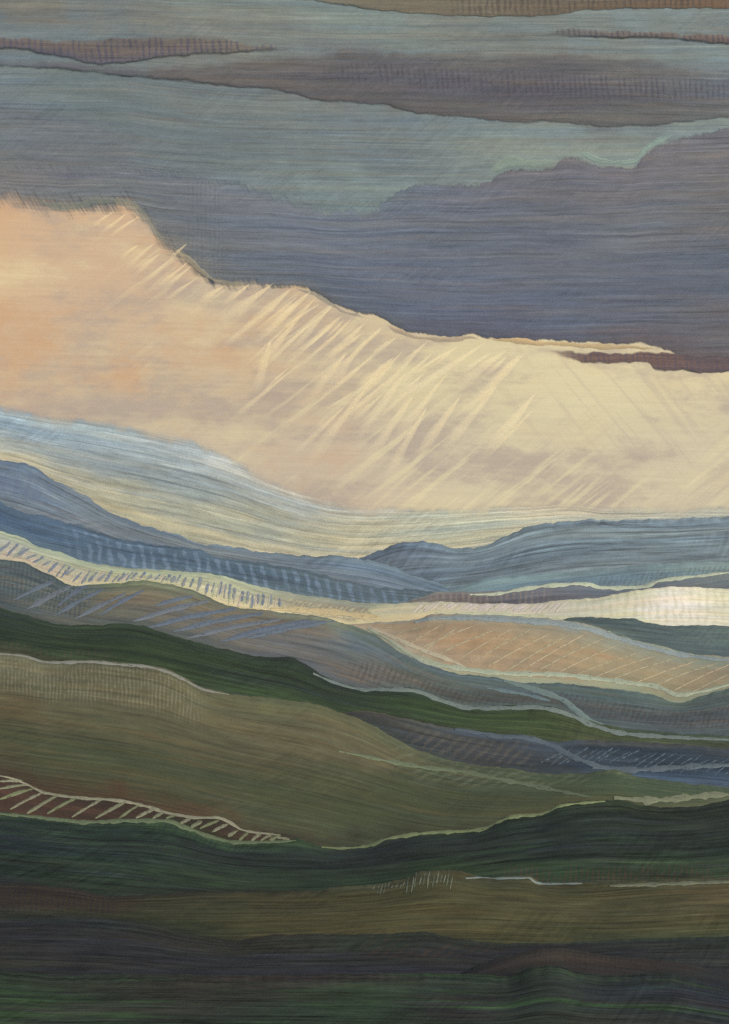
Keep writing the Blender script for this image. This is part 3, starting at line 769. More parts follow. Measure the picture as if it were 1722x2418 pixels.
hill('fore', 'dark green foreground ridge running right across', C_FORE, 730, 580, [C_OLIVE],
     [0, 220, 430, 650, 861, 1080, 1290, 1500, 1722], [0, .1, .3, .6, .85, 1],
     [[(72, 88, 68), (60, 78, 60), (64, 88, 58), (66, 88, 60), (54, 68, 54), (58, 72, 50), (60, 76, 50), (62, 72, 50), (66, 74, 56)],
      [(46, 62, 52), (42, 60, 50), (52, 76, 50), (56, 78, 52), (50, 58, 56), (50, 62, 52), (52, 62, 48), (52, 60, 48), (56, 62, 52)],
      [(38, 48, 54), (40, 52, 52), (46, 54, 52), (48, 56, 54), (46, 54, 56), (48, 58, 52), (46, 56, 54), (48, 56, 54), (52, 58, 52)],
      [(38, 50, 52), (40, 56, 50), (44, 60, 48), (46, 60, 48), (48, 60, 52), (50, 60, 50), (50, 58, 52), (52, 58, 50), (50, 58, 52)],
      [(42, 56, 46), (46, 60, 46), (50, 62, 46), (50, 64, 46), (48, 62, 48), (54, 72, 50), (52, 74, 48), (54, 72, 48), (56, 72, 48)],
      [(48, 50, 48), (46, 54, 46), (50, 54, 46), (52, 54, 46), (50, 70, 46), (54, 74, 48), (58, 68, 50), (60, 64, 48), (70, 74, 54)]], 115, sat=.82, streak=0.36,
     accents=[((42, 46, 58), .5, .50, .66, 1.0), ((54, 78, 48), .5, .52, .68, 1.2), ((64, 58, 52), .35, .56, .72, .9)],
     hatches=[((40, 46, 50), .5, 12, .5, .4), ((76, 60, 52), .55, 13, .1, .4)], boxes=[[(330, 620, .05, .55)], [(1180, 1700, .82, 1.1)]])
hill('olive', 'dull olive meadow band in the foreground', C_OLIVE, 545, 450, [C_DARK],
     [0, 130, 260, 430, 650, 861, 1080, 1290, 1500, 1722], [0, .2, .55, .85, 1],
     [[(52, 48, 48), (54, 48, 48), (52, 50, 48), (60, 58, 48), (66, 64, 48), (82, 84, 62), (78, 78, 60), (84, 82, 58), (82, 88, 64), (96, 92, 70)],
      [(58, 50, 46), (64, 52, 46), (66, 56, 46), (62, 66, 50), (78, 76, 50), (82, 80, 50), (82, 80, 52), (84, 82, 54), (86, 82, 56), (98, 86, 58)],
      [(56, 50, 48), (64, 54, 46), (66, 58, 46), (70, 72, 50), (82, 78, 50), (84, 80, 50), (84, 80, 50), (86, 82, 54), (84, 82, 56), (90, 84, 58)],
      [(52, 56, 50), (58, 60, 48), (56, 60, 48), (58, 66, 48), (78, 76, 48), (84, 80, 50), (82, 78, 50), (80, 80, 52), (82, 82, 54), (82, 84, 58)],
      [(48, 56, 50), (48, 56, 50), (48, 56, 50), (54, 60, 48), (74, 70, 46), (80, 76, 50), (74, 74, 52), (72, 74, 52), (72, 80, 58), (70, 82, 62)]], 116, sat=0.85, streak=.25,
     accents=[((92, 84, 52), .30, .54, .70, 1.0), ((60, 66, 50), .45, .52, .70, .9)],
     hatches=[((44, 42, 46), .6, 13, .05, .45)], boxes=[[(-20, 270, .05, .85)]])
hill('dark', 'near black violet brown hollow below the olive meadow', C_DARK, 440, 375, [C_LAST, C_PATCH],
     [0, 220, 430, 650, 861, 1080, 1290, 1500, 1722], [0, .25, .6, 1],
     [[(50, 56, 54), (48, 56, 54), (58, 58, 48), (60, 56, 48), (52, 64, 50), (54, 60, 50), (58, 72, 58), (62, 76, 60), (60, 74, 58)],
      [(48, 48, 52), (50, 50, 52), (54, 54, 48), (56, 56, 48), (52, 62, 50), (54, 58, 50), (58, 60, 56), (62, 66, 56), (54, 62, 56)],
      [(50, 50, 52), (50, 50, 54), (50, 50, 52), (50, 52, 54), (54, 54, 56), (58, 54, 56), (60, 54, 56), (56, 56, 58), (54, 58, 60)],
      [(54, 56, 50), (52, 52, 54), (48, 50, 58), (48, 50, 58), (50, 52, 60), (54, 54, 58), (52, 56, 58), (52, 56, 58), (52, 56, 62)]], 117, sat=0.8, streak=0.32,
     accents=[((48, 50, 64), .5, .50, .66, 1.0), ((52, 66, 48), .45, .54, .70, 1.1), ((68, 54, 52), .35, .57, .72, .9)],
     hatches=[((70, 58, 48), .4, 30, 1.3, .4)], boxes=[[(861, 1180, .1, .6)]])
hill('patch', 'small rusty brown hatched field at the lower right', C_PATCH, 372, 345, [C_LAST],
     [1080, 1180, 1300, 1450, 1600, 1722], [0, .5, 1],
     [[(56, 54, 54), (64, 58, 54), (74, 66, 56), (76, 64, 54), (66, 58, 54), (54, 54, 58)],
      [(56, 54, 54), (64, 57, 54), (74, 63, 54), (76, 62, 54), (62, 56, 55), (52, 55, 58)],
      [(54, 55, 54), (58, 56, 54), (68, 60, 54), (70, 60, 54), (57, 56, 57), (50, 56, 59)]], 118, sat=0.8, streak=.12, extra=40,
     hatches=[((54, 48, 48), .65, 12, .05, .42)], boxes=[[(1160, 1640, .0, 1.0)]])
hill('last', 'nearest dark green slope at the foot of the view', C_LAST, 348, 205, [],
     [0, 220, 430, 650, 861, 1080, 1290, 1500, 1722], [0, .3, .6, 1],
     [[(52, 68, 48), (54, 64, 50), (60, 56, 50), (66, 58, 54), (72, 64, 58), (54, 70, 56), (56, 72, 56), (54, 64, 58), (52, 56, 62)],
      [(52, 70, 50), (56, 62, 50), (62, 60, 52), (60, 62, 52), (58, 76, 52), (54, 64, 56), (54, 62, 58), (50, 58, 66), (46, 52, 66)],
      [(54, 68, 50), (54, 62, 52), (58, 62, 52), (56, 68, 52), (54, 74, 50), (60, 56, 56), (54, 64, 56), (54, 60, 58), (52, 58, 62)],
      [(58, 60, 48), (54, 64, 54), (54, 64, 54), (56, 64, 54), (54, 66, 52), (52, 66, 54), (56, 66, 54), (64, 62, 54), (58, 60, 58)]], 119, sat=.82, streak=0.34, extra=420,
     accents=[((58, 86, 52), .7, .50, .64, 1.2), ((66, 56, 54), .45, .54, .70, 1.0), ((46, 52, 64), .4, .56, .72, .9)])

# ------------------------------------------------------------------ pale tracks and field edges
PALE = {}
def pale(c, cover=.95):
    k = tuple(c) + (cover,)
    if k not in PALE: PALE[k] = plain_material('pale grass', c, len(PALE) * 3.3 + 1, cover=cover)
    return PALE[k]

def path(key, pts, w, c, label, seed, **kw):
    o = strip('path', key, pts, w, pale(c), seed=seed, **kw)
    return tag(o, label, kind='structure')

path('grey_r', [(1110, 1404), (1150, 1404), (1190, 1400), (1232, 1391), (1322, 1381), (1385, 1378), (1418, 1388), (1470, 1388), (1513, 1386), (1561, 1371), (1640, 1361), (1740, 1350)], 9, (196, 204, 176), 'pale winding track under the right mountain', 1, rag=.5)
path('stripe', [(640, 1438), (720, 1440), (800, 1447), (861, 1455), (940, 1457), (1000, 1455), (1070, 1450)], 13, (206, 188, 142), 'cream yellow track between the striped hillside and the peach field', 2, rag=.4)
path('white', [(1030, 1447), (1130, 1449), (1232, 1453), (1330, 1458), (1420, 1464), (1480, 1466), (1550, 1474)], 7, (206, 206, 172), 'pale verge along the bottom of the cream white field', 3, rag=.5)
path('peach', [(980, 1470), (1020, 1460), (1090, 1459), (1232, 1466), (1338, 1476), (1400, 1488), (1450, 1504), (1520, 1524), (1600, 1544), (1740, 1562)], 12, (142, 154, 154), 'grey blue track along the top of the peach field', 4, rag=.35)
path('peach', [(1370, 1466), (1410, 1476), (1450, 1492), (1510, 1515), (1580, 1533), (1650, 1550), (1740, 1556)], 7, (150, 158, 138), 'pale green verge beside the dark teal rise', 5, rag=.4)
path('peach', [(870, 1480), (930, 1506), (1000, 1536), (1055, 1556), (1100, 1576)], 9, (188, 178, 152), 'pale track crossing the lower left corner of the peach field', 6, rag=.3)
path('peach', [(868, 1484), (919, 1512), (962, 1541), (1005, 1563), (1084, 1578), (1190, 1590), (1317, 1593), (1418, 1604), (1497, 1614), (1550, 1621), (1603, 1641), (1650, 1634), (1740, 1612)], 11, (166, 174, 150), 'pale green track along the bottom of the peach field', 7, rag=.35)
path('brown_l', [(1190, 1607), (1274, 1632), (1328, 1652), (1359, 1676), (1412, 1712), (1470, 1728)], 13, (118, 136, 132), 'grey green track slanting down from the peach field', 8, rag=.3)
path('brown_l', [(1150, 1625), (1240, 1640), (1300, 1655)], 7, (108, 128, 130), 'faint bluish track above the green pasture', 9, rag=.4)
path('green', [(740, 1590), (790, 1612), (861, 1628), (930, 1628), (983, 1632), (1047, 1656), (1115, 1672), (1200, 1672), (1259, 1670), (1328, 1682), (1400, 1712), (1460, 1730), (1540, 1738), (1740, 1748)], 10, (118, 130, 124), 'pale track along the top of the green pasture', 10, rag=.4)
path('violet', [(1075, 1722), (1130, 1730), (1179, 1738), (1243, 1742), (1290, 1755), (1350, 1785), (1400, 1805), (1450, 1815)], 12, (90, 102, 110), 'blue track curling round the dark violet hollow', 11, rag=.4)
path('violet', [(1400, 1812), (1500, 1818), (1600, 1812), (1740, 1806)], 12, (92, 104, 110), 'blue grey band at the bottom of the dark furrows', 12, rag=.5)
path('brown', [(0, 1544), (53, 1549), (122, 1565), (212, 1563), (276, 1569), (345, 1574), (392, 1586), (424, 1599), (477, 1627), (540, 1640)], 6, (138, 138, 128), 'pale edge along the top of the broad brown hill', 13, rag=.5)
path('brown', [(800, 1774), (861, 1786), (930, 1800), (1000, 1812), (1090, 1822), (1180, 1840), (1290, 1862), (1400, 1884)], 9, (104, 114, 90), 'dim pale track between the olive and green parts of the hill', 14, rag=.5)
path('brown', [(1450, 1884), (1540, 1890), (1620, 1884), (1680, 1878), (1740, 1876)], 14, (136, 140, 112), 'pale grassy bank at the right edge', 15, rag=.5)
path('plough', [(0, 1832), (32, 1839), (69, 1855), (101, 1870), (186, 1884), (276, 1890), (345, 1904), (403, 1921), (477, 1931), (509, 1930), (541, 1941), (573, 1960), (663, 1972)], 7, (150, 148, 124), 'pale upper border of the ploughed field', 16, rag=.4)
path('fore', [(-10, 1921), (85, 1929), (212, 1941), (297, 1938), (387, 1938), (451, 1959), (504, 1977), (562, 1989), (640, 1988), (700, 1985)], 10, (104, 116, 88), 'pale green lower border of the ploughed field', 17, rag=.5)
path('fore', [(760, 2000), (800, 2003), (861, 1999), (909, 1982), (1020, 1966), (1126, 1960), (1179, 1940), (1206, 1929), (1274, 1923), (1322, 1903), (1391, 1895), (1430, 1892)], 8, (128, 138, 98), 'bright green edge along the foreground ridge', 18, rag=.6)
path('olive', [(1100, 2074), (1140, 2072), (1180, 2074), (1250, 2073), (1264, 2084), (1310, 2087), (1375, 2086)], 5, (126, 138, 132), 'short silvery track above the olive meadow', 19, rag=.5)
path('olive', [(1440, 2092), (1540, 2089), (1640, 2085), (1740, 2082)], 8, (112, 116, 96), 'dull pale track above the olive meadow at the right edge', 20, rag=.5)

# ------------------------------------------------------------------ crop rows one could count
ONES = 'first second third fourth fifth sixth seventh eighth ninth tenth eleventh twelfth thirteenth fourteenth fifteenth sixteenth seventeenth eighteenth nineteenth'.split()
def nth(i):
    n = i + 1
    if n < 20: return ONES[n - 1]
    tens = ['twentieth', 'thirtieth', 'fortieth', 'fiftieth', 'sixtieth']; pre = ['twenty', 'thirty', 'forty', 'fifty', 'sixty']
    return tens[n // 10 - 2] if n % 10 == 0 else pre[n // 10 - 2] + ' ' + ONES[n % 10 - 1]

def rows(key, segs, w, c, label, group, seed, name='crop_row', cat='crop row', cover=.82, **kw):
    for i, (x0, y0, x1, y1) in enumerate(sorted(segs)):
        mx = (x0 + x1) / 2 + (y1 - y0) * .03 * math.sin(i * 2.1); my = (y0 + y1) / 2 + .02 * (x1 - x0)
        ww = w * (.8 + .45 * random.random())
        o = strip(name, key, [(x0, y0), (mx, my), (x1, y1)], ww, pale(c[i % len(c)], cover), seed=seed + i, n=9, **kw)
        tag(o, label + ', ' + nth(i) + ' from the left', cat, group)

E_ = [(100, 85, 0, 85), (135, 101, 0, 118), (155, 118, 0, 165), (195, 135, 45, 210), (270, 142, 120, 228), (360, 152, 210, 230), (450, 170, 320, 245), (560, 178, 425, 250), (635, 185, 530, 250), (690, 210, 605, 248), (735, 222, 680, 250), (785, 238, 740, 250), (850, 252, 800, 275), (900, 265, 850, 290), (975, 262, 890, 295), (1015, 278, 945, 310), (1060, 305, 1015, 330), (1105, 315, 1065, 348), (1165, 315, 1120, 350), (1215, 318, 1160, 350), (1250, 325, 1200, 348), (1290, 345, 1235, 336)]
k_ = 861 / 1624.
rows('plough', [(a * k_, 1798 + b * k_ + 1, c * k_, 1798 + d * k_ + 2) for a, b, c, d in E_], 7.5, [(138, 138, 114), (128, 130, 104), (122, 128, 96)],
     'pale slanting row on the reddish ploughed field', 'pale rows on the ploughed field', 200, rag=.3)

def along(crest_key, x0, x1, step, t0, t1, lean, jit=.25):
    out, x = [], x0
    h = HILLS[crest_key]
    while x < x1:
        c0 = np.interp(x, PXS, h['c']); xb = x - lean(x)
        v0 = np.interp(xb, PXS, h['vis']); cb = np.interp(xb, PXS, h['c'])
        r = lambda: (random.random() - .5) * jit
        ta, tb = t0(x) + r() * .5, t1(x) + r() * .5
        va = np.interp(x, PXS, h['vis'])
        out.append((x, c0 + (va - c0) * ta, xb, cb + (v0 - cb) * tb))
        x += step * (1 + (random.random() - .5) * jit * 1.6)
    return out

rows('stripe', along('stripe', 14, 668, 15, lambda x: .40 if x < 420 else .34, lambda x: .86, lambda x: max(0, 30 - x * .045), .5), 6,
     [(124, 138, 156), (132, 142, 152), (118, 132, 152), (142, 150, 154)], 'blue crop row on the pale striped hillside', 'blue rows on the striped hillside', 300, rag=.45, cover=.72, taper=(.7, .3))
rows('stripe', along('stripe', 22, 668, 15, lambda x: .38, lambda x: .88, lambda x: max(0, 32 - x * .045), .5), 4.5,
     [(196, 194, 170), (202, 188, 168), (184, 192, 158)], 'cream crop row on the pale striped hillside', 'cream rows on the striped hillside', 360, rag=.45, cover=.75, taper=(.5, .3))
rows('stripe', along('stripe', 690, 990, 13, lambda x: .30, lambda x: .80, lambda x: 24), 4.5,
     [(184, 180, 150), (176, 170, 140)], 'fine pale row over the brown end of the striped hillside', 'fine pale rows at the brown end of the striped hillside', 420)
rows('white', along('white', 1000, 1345, 14, lambda x: .10, lambda x: .62, lambda x: 26), 5,
     [(216, 206, 192), (206, 200, 176), (220, 208, 200)], 'whitish slanting row on the pinkish end of the cream field', 'whitish rows on the cream field', 460)
L6 = [(930, 262, 590, 355), (1050, 297, 650, 385), (1170, 318, 770, 400), (1250, 345, 830, 430), (1380, 350, 980, 445), (1490, 350, 1100, 430), (860, 240, 690, 285), (400, 180, 250, 290), (330, 190, 120, 300), (240, 175, 60, 260), (460, 210, 240, 330), (560, 230, 330, 345), (640, 215, 440, 330)]
rows('brown_l', [(a * k_, 1280 + b * k_, c * k_, 1280 + d * k_) for a, b, c, d in L6], 9.5, [(102, 114, 126), (108, 116, 124), (98, 110, 124)],
     'long bluish furrow slanting down the blue brown hill', 'bluish furrows on the blue brown hill', 500, cover=.93, rag=.35, taper=(.5, .1))
rows('peach', along('peach', 960, 1800, 44, lambda x: .18, lambda x: .84, lambda x: 150 if x > 1100 else 90, .2), 3.2,
     [(184, 170, 138), (174, 166, 136)], 'thin pale line of crop slanting across the peach field', 'thin pale rows on the peach field', 540, rag=.3)
rows('violet', along('violet', 1330, 1800, 21, lambda x: .28, lambda x: .70, lambda x: 52, .3), 3.4,
     [(104, 122, 132), (96, 112, 124), (88, 106, 120)], 'thin grey blue row in the dark furrows on the right', 'thin rows in the dark furrows', 580, cover=.6, rag=.3)
rows('olive', along('olive', 886, 1072, 9.5, lambda x: .03, lambda x: .16 if x < 960 else .24, lambda x: 6, .3), 3.2,
     [(112, 116, 98), (102, 110, 92)], 'tiny pale row standing at the top of the olive meadow', 'tiny pale rows above the olive meadow', 620, rag=.2)

# ------------------------------------------------------------------ clouds, far to near
XC = [0, 430, 861, 1290, 1722]
cloud('pale blue and cream mist bank lying on the far horizon', [(0, 950), (95, 970), (212, 984), (345, 1006), (461, 1036), (557, 1078), (636, 1124), (742, 1166), (848, 1186), (1020, 1192), (1158, 1189), (1285, 1183), (1338, 1177), (1444, 1190), (1722, 1188)],
      [(-600, 1150), (0, 1150), (150, 1205), (300, 1270), (600, 1352), (800, 1380), (1000, 1345), (1300, 1296), (1722, 1285), (2300, 1290)], 11200, 300, [0, 200, 430, 650, 861, 1080, 1290, 1722], [0, .22, .42, .60, .8, 1],
      [[(158, 180, 190), (166, 184, 188), (176, 184, 184), (190, 184, 172), (200, 186, 164), (196, 188, 166), (208, 190, 164), (196, 184, 162)],
       [(148, 172, 188), (156, 174, 182), (160, 172, 176), (172, 176, 166), (186, 182, 156), (184, 186, 164), (196, 186, 160), (176, 178, 164)],
       [(160, 172, 172), (156, 166, 166), (158, 166, 160), (170, 172, 154), (184, 180, 152), (178, 184, 166), (190, 186, 160), (180, 180, 164)],
       [(196, 186, 150), (186, 180, 150), (178, 178, 154), (186, 182, 152), (202, 190, 152), (194, 188, 154), (190, 186, 160), (180, 180, 164)],
       [(196, 186, 150), (198, 188, 150), (196, 188, 152), (206, 192, 154), (212, 194, 152), (204, 190, 152), (190, 186, 160), (180, 180, 164)],
       [(196, 186, 150), (198, 188, 150), (196, 188, 152), (206, 192, 154), (212, 194, 152), (204, 190, 152), (190, 186, 160), (180, 180, 164)]], 131,
      feather=(46, 6), follow=.85, jitter=(1., 1.), ragged=.25, name='mist', cat='mist', streak=.22, accents=[((136, 158, 178), .45, .50, .68, 1.0), ((206, 196, 164), .5, .54, .72, 1.1), ((166, 154, 150), .3, .58, .74, .8)], x0=-900, x1=2620)
cloud('high blue grey overcast behind the other clouds', [(-600, -420), (861, -420), (2300, -420)],
      [(-600, 462), (0, 462), (200, 474), (300, 480), (400, 560), (600, 640), (1000, 720), (1722, 730), (2300, 730)], 12930, 240, [0, 200, 430, 861, 1290, 1722], [0, .36, .46, .55, .62, .70, .80, 1],
      [[(128, 128, 116), (120, 134, 134), (124, 136, 136), (122, 138, 140), (120, 136, 138), (116, 132, 140)],
       [(132, 132, 112), (124, 136, 128), (126, 138, 134), (124, 142, 142), (122, 138, 142), (122, 146, 154)],
       [(122, 122, 114), (122, 126, 122), (124, 130, 126), (126, 138, 136), (122, 130, 126), (122, 134, 136)],
       [(112, 128, 136), (112, 126, 132), (116, 124, 124), (116, 122, 124), (118, 124, 124), (120, 128, 132)],
       [(114, 130, 138), (110, 126, 132), (112, 124, 128), (114, 130, 138), (126, 142, 144), (130, 146, 148)],
       [(110, 126, 134), (108, 124, 128), (110, 124, 128), (116, 128, 130), (132, 146, 142), (136, 152, 150)],
       [(112, 122, 130), (112, 122, 130), (112, 126, 132), (126, 144, 144), (130, 148, 144), (136, 152, 150)],
       [(112, 118, 126), (112, 118, 126), (112, 120, 128), (122, 140, 142), (120, 140, 140), (126, 142, 144)]], 132,
      feather=(5, 70), streak=.13, fine=13., accents=[((126, 114, 98), .42, .52, .70, 1.0), ((96, 112, 134), .40, .54, .72, 1.0), ((138, 156, 156), .4, .56, .74, .9)])
cloud('brown ribbed cloud strip along the top right edge', [(620, -90), (1290, -110), (1722, -110), (2300, -100)],
      [(560, -10), (720, 2), (861, 21), (1036, 37), (1153, 40), (1274, 40), (1391, 25), (1722, 21), (2300, 26)], 12845, 60, [700, 1000, 1300, 1722], [0, 1],
      [[(124, 120, 100), (124, 116, 96), (122, 110, 88), (130, 104, 78)], [(122, 122, 110), (120, 114, 100), (116, 106, 92), (122, 98, 78)]], 133,
      feather=(10, 7), opacity=.86, ends=(560, 2280), streak=.13, accents=[((132, 122, 88), .4, .54, .7, 1.2)], hatches=[((88, 80, 76), .6, 14, -.05, .42)], boxes=[[(1080, 1800, .55, .97)]])
cloud('violet grey ribbed cloud streak at the upper left', [(-560, 92), (0, 86), (159, 93), (339, 86), (504, 88), (583, 98), (689, 108), (780, 112)],
      [(-560, 118), (0, 115), (132, 132), (254, 155), (318, 145), (477, 129), (636, 122), (780, 116)], 12836, 40, [0, 200, 430, 700], [0, .5, 1],
      [[(120, 112, 106), (120, 110, 102), (122, 112, 100), (128, 120, 104)], [(110, 102, 106), (112, 104, 104), (118, 108, 102), (126, 120, 108)], [(98, 98, 116), (98, 98, 118), (108, 106, 112), (122, 120, 114)]], 134,
      feather=(9, 10), opacity=.86, ends=(-560, 780), streak=.15, hatches=[((84, 84, 108), .65, 15, -.1, .38)], boxes=[[(-20, 700, .05, .92)]])
cloud('small ribbed cloud streak at the upper right', [(1270, 80), (1306, 72), (1338, 61), (1418, 69), (1550, 74), (1722, 80), (2280, 84)],
      [(1270, 84), (1306, 87), (1418, 88), (1577, 91), (1656, 98), (1722, 104), (2280, 112)], 12836, 40, [1270, 1400, 1722], [0, 1],
      [[(116, 122, 122), (114, 112, 108), (116, 106, 98)], [(112, 120, 126), (104, 106, 112), (118, 104, 96)]], 135,
      feather=(7, 7), opacity=.86, ends=(1250, 2280), streak=.13, hatches=[((80, 80, 94), .65, 13, -.1, .4)], boxes=[[(1290, 1800, .0, 1.0)]])
cloud('broad brown grey cloud band with a sharp lower edge', [(-560, 140), (0, 132), (200, 142), (339, 152), (520, 138), (700, 124), (861, 110), (1100, 118), (1400, 120), (1722, 158), (2280, 160)],
      [(-560, 150), (0, 156), (175, 168), (339, 184), (456, 194), (557, 207), (663, 216), (742, 236), (861, 247), (914, 252), (994, 270), (1100, 279), (1232, 292), (1322, 291), (1418, 302), (1524, 300), (1630, 288), (1722, 280), (2280, 270)], 12843, 60, [0, 200, 430, 650, 861, 1080, 1290, 1500, 1722], [0, .35, .6, .8, 1],
      [[(114, 116, 114), (112, 112, 112), (116, 112, 106), (118, 114, 106), (114, 112, 108), (116, 114, 106), (116, 112, 104), (122, 120, 110), (124, 132, 132)],
       [(110, 112, 116), (108, 106, 110), (114, 108, 104), (114, 108, 102), (108, 104, 104), (106, 102, 104), (106, 102, 104), (116, 110, 106), (114, 118, 122)],
       [(108, 110, 116), (106, 104, 110), (116, 108, 100), (112, 106, 102), (104, 100, 102), (100, 98, 106), (102, 98, 104), (106, 104, 106), (108, 112, 118)],
       [(108, 112, 118), (106, 106, 112), (112, 106, 102), (110, 104, 100), (108, 102, 98), (110, 104, 98), (112, 106, 100), (112, 110, 104), (112, 112, 112)],
       [(110, 116, 120), (104, 106, 112), (106, 102, 104), (106, 100, 98), (104, 98, 98), (108, 102, 98), (110, 106, 100), (110, 108, 106), (112, 116, 118)]], 136,
      feather=(34, 11), opacity=.86, streak=.15, fine=13., accents=[((132, 114, 90), .45, .52, .70, 1.0), ((92, 94, 116), .42, .52, .70, 1.0)], hatches=[((86, 84, 98), .6, 13, -.12, .4)], boxes=[[(780, 1722, .30, .62)]])
VU = [(-560, 372), (0, 384), (120, 386), (330, 392), (480, 410), (600, 436), (690, 462), (780, 490), (850, 486), (905, 470), (970, 436), (1060, 432), (1100, 436), (1150, 424), (1190, 404), (1230, 394), (1270, 400), (1300, 394), (1335, 366), (1375, 374), (1420, 390), (1495, 394), (1512, 372), (1545, 348), (1600, 324), (1660, 312), (1722, 300), (2280, 280)]
VL = [(-560, 470), (0, 455), (50, 460), (100, 474), (150, 486), (200, 474), (250, 470), (300, 474), (345, 506), (380, 560), (440, 606), (480, 640), (515, 662), (560, 670), (640, 672), (690, 675), (735, 688), (780, 714), (820, 735), (900, 752), (930, 772), (1010, 794), (1070, 798), (1120, 794), (1145, 800), (1270, 806), (1400, 812), (1540, 818), (1580, 832), (1640, 856), (1722, 862), (2280, 880)]
VL2 = [(x, y + 42 * min(1, max(0, (760 - x) / 420.)) * (1 if x > -100 else 1)) for x, y in VL]
bank = cloud('great slate violet cloud bank filling the upper right', VU, VL2, 11700, 160, [0, 200, 400, 650, 861, 1080, 1290, 1500, 1722], [0, .12, .35, .62, .85, 1],
      [[(118, 122, 130), (106, 110, 126), (110, 116, 126), (112, 124, 132), (112, 124, 134), (112, 114, 124), (118, 112, 116), (118, 112, 116), (122, 118, 120)],
       [(122, 118, 120), (112, 114, 124), (116, 120, 130), (116, 122, 132), (112, 120, 132), (112, 116, 128), (116, 114, 120), (118, 116, 122), (122, 118, 120)],
       [(126, 122, 122), (116, 120, 124), (112, 118, 126), (112, 120, 134), (110, 118, 134), (108, 114, 126), (110, 114, 124), (114, 118, 126), (114, 112, 114)],
       [(128, 124, 124), (120, 124, 126), (116, 120, 124), (108, 116, 130), (106, 114, 132), (104, 112, 130), (102, 108, 122), (100, 106, 122), (96, 104, 120)],
       [(138, 128, 122), (126, 128, 126), (126, 124, 120), (106, 114, 124), (96, 106, 126), (94, 102, 124), (96, 104, 124), (98, 102, 116), (104, 100, 106)],
       [(160, 150, 132), (140, 144, 138), (130, 132, 126), (122, 122, 124), (106, 112, 124), (96, 98, 118), (100, 96, 112), (108, 96, 102), (104, 92, 96)]], 137,
      feather=(lambda x: np.where(x < 900, 46, 16), lambda x: 9 + 75 * np.clip((760 - x) / 420., 0, 1)), slash=1.25, jitter=(4., 3.), streak=.17, fine=12., accents=[((124, 114, 108), .42, .53, .70, 1.0), ((84, 94, 122), .48, .52, .70, 1.0), ((128, 138, 150), .35, .57, .74, 1.1)],
      hatches=[((124, 128, 130), .35, 11, .55, .4), ((96, 104, 116), .4, 10, .0, .4)], boxes=[[(-20, 330, -.1, 1.1)], [(440, 530, .1, 1)]])
cloud('reddish ribbed cloud tongue under the right end of the bank', [(1262, 824), (1300, 822), (1338, 826), (1450, 832), (1550, 829), (1620, 838), (1722, 840), (2280, 830)],
      [(1262, 826), (1300, 836), (1338, 851), (1418, 861), (1534, 862), (1545, 876), (1603, 877), (1656, 883), (1722, 881), (2280, 890)], 11480, 140, [1262, 1400, 1560, 1722], [0, .5, 1],
      [[(122, 104, 100), (116, 94, 92), (122, 96, 86), (102, 88, 96)], [(136, 116, 104), (130, 104, 92), (126, 98, 86), (112, 92, 92)], [(160, 140, 118), (138, 114, 100), (124, 100, 92), (112, 92, 94)]], 138,
      feather=(8, 8), ends=(1255, 2280), streak=.15, hatches=[((84, 72, 88), .6, 14, -.15, .4)], boxes=[[(1290, 1800, .1, .95)]], accents=[((140, 100, 84), .45, .52, .7, 1.2)])

rim(bank, [(60, 466), (100, 478), (150, 490), (190, 484), (230, 474), (275, 474), (310, 486), (345, 516), (370, 552), (410, 588)], 18, 11634, (158, 168, 158), 140, .3)
rim(bank, [(400, 578), (450, 616), (480, 643), (515, 664), (560, 671), (600, 670)], 12, 11634, (190, 182, 158), 145, .4)
rim(bank, [(690, 678), (740, 694), (785, 720), (825, 741), (870, 750)], 9, 11634, (176, 174, 164), 146, .5)
rim(bank, [(905, 760), (935, 780), (1010, 800), (1070, 802), (1110, 797), (1140, 805)], 11, 11634, (206, 190, 166), 141, .8)
rim(bank, [(1130, 800), (1200, 803), (1270, 810), (1340, 813), (1400, 818), (1500, 820), (1570, 826)], 12, 11634, (222, 200, 156), 142, .9)
rim(bank, [(1150, 410), (1180, 392), (1215, 380), (1250, 386), (1290, 384), (1312, 376)], 24, 11706, (160, 178, 170), 143, .8)
rim(bank, [(1345, 362), (1380, 364), (1420, 380), (1470, 384), (1500, 378), (1520, 356), (1550, 336), (1600, 312)], 13, 11706, (166, 188, 182), 144, .85)

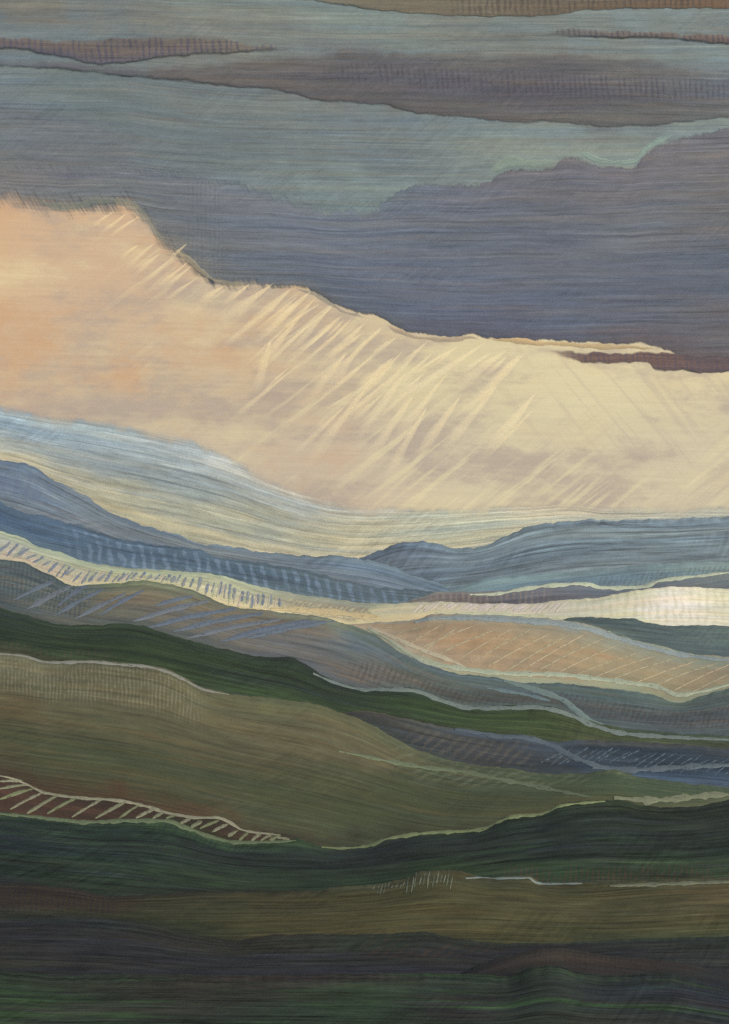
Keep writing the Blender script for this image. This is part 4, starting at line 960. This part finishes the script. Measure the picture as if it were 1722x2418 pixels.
# ------------------------------------------------------------------ slanting sunbeams under the bank, their light put into pale mesh colour
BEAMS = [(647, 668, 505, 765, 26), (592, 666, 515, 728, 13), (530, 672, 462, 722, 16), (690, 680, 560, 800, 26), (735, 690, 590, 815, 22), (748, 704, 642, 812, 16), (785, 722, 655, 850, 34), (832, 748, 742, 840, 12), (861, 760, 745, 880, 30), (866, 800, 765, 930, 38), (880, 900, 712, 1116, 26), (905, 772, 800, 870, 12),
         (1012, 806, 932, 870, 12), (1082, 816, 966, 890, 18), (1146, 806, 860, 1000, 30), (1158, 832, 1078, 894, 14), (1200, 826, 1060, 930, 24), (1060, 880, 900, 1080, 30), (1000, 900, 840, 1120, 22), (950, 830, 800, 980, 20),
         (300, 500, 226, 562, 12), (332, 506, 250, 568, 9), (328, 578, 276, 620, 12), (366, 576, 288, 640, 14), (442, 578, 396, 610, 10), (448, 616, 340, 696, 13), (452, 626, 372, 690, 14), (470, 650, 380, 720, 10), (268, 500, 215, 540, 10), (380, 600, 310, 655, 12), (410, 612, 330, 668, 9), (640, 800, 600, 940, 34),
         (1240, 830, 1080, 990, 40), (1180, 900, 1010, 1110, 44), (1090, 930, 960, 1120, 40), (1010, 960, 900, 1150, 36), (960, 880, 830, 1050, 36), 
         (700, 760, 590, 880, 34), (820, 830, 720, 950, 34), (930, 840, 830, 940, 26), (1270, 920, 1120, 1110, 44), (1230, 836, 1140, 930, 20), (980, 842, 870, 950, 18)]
bm = cloud_material('sunbeam tint', 3.3, .25, .32, .10, streak=.03, hue=.1, gain=1.35)
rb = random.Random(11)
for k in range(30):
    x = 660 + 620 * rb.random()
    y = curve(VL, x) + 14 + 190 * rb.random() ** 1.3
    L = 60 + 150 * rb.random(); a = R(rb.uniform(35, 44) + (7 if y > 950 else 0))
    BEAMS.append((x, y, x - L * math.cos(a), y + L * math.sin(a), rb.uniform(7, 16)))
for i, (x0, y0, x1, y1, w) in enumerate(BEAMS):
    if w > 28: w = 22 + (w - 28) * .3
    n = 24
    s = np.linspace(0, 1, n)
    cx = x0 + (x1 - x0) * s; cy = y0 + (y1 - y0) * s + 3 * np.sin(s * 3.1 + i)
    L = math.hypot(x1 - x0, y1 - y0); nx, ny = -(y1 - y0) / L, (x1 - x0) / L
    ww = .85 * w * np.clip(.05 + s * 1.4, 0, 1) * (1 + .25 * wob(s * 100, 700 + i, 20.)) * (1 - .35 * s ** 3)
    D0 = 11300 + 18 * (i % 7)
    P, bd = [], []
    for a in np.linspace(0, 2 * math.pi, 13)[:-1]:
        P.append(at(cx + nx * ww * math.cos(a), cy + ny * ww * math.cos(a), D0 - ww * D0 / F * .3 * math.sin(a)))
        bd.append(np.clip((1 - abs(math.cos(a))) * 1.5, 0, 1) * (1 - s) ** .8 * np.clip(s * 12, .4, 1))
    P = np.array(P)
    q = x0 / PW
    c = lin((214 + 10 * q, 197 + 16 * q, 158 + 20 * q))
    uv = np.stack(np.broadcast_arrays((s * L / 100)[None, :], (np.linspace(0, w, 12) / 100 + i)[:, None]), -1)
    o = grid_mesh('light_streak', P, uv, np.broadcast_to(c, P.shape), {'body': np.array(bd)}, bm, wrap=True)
    tag(o, 'pale yellow painted sunbeam slanting down below the dark cloud bank', 'light streak', 'painted sunbeams below the cloud bank')

# ------------------------------------------------------------------ the air itself
if HAZE > 0:
    x0, x1, y0, y1, z0, z1 = -15000, 15000, -600, 10900, -192., 1560.
    hv = [(x, y, z) for z in (z0, z1) for y in (y0, y1) for x in (x0, x1)]
    hm = bpy.data.meshes.new('haze'); hm.from_pydata(hv, [], [(0, 2, 3, 1), (4, 5, 7, 6), (0, 1, 5, 4), (1, 3, 7, 5), (3, 2, 6, 7), (2, 0, 4, 6)])
    ho = bpy.data.objects.new('haze', hm); COL.objects.link(ho)
    m = bpy.data.materials.new('haze'); m.use_nodes = True; m.node_tree.nodes.clear()
    v = m.node_tree.nodes.new('ShaderNodeVolumePrincipled'); v.inputs['Color'].default_value = (.78, .86, .95, 1)
    v.inputs['Density'].default_value = HAZE; v.inputs['Anisotropy'].default_value = .2
    oo = m.node_tree.nodes.new('ShaderNodeOutputMaterial'); m.node_tree.links.new(v.outputs[0], oo.inputs['Volume'])
    hm.materials.append(m); tag(ho, kind='stuff')
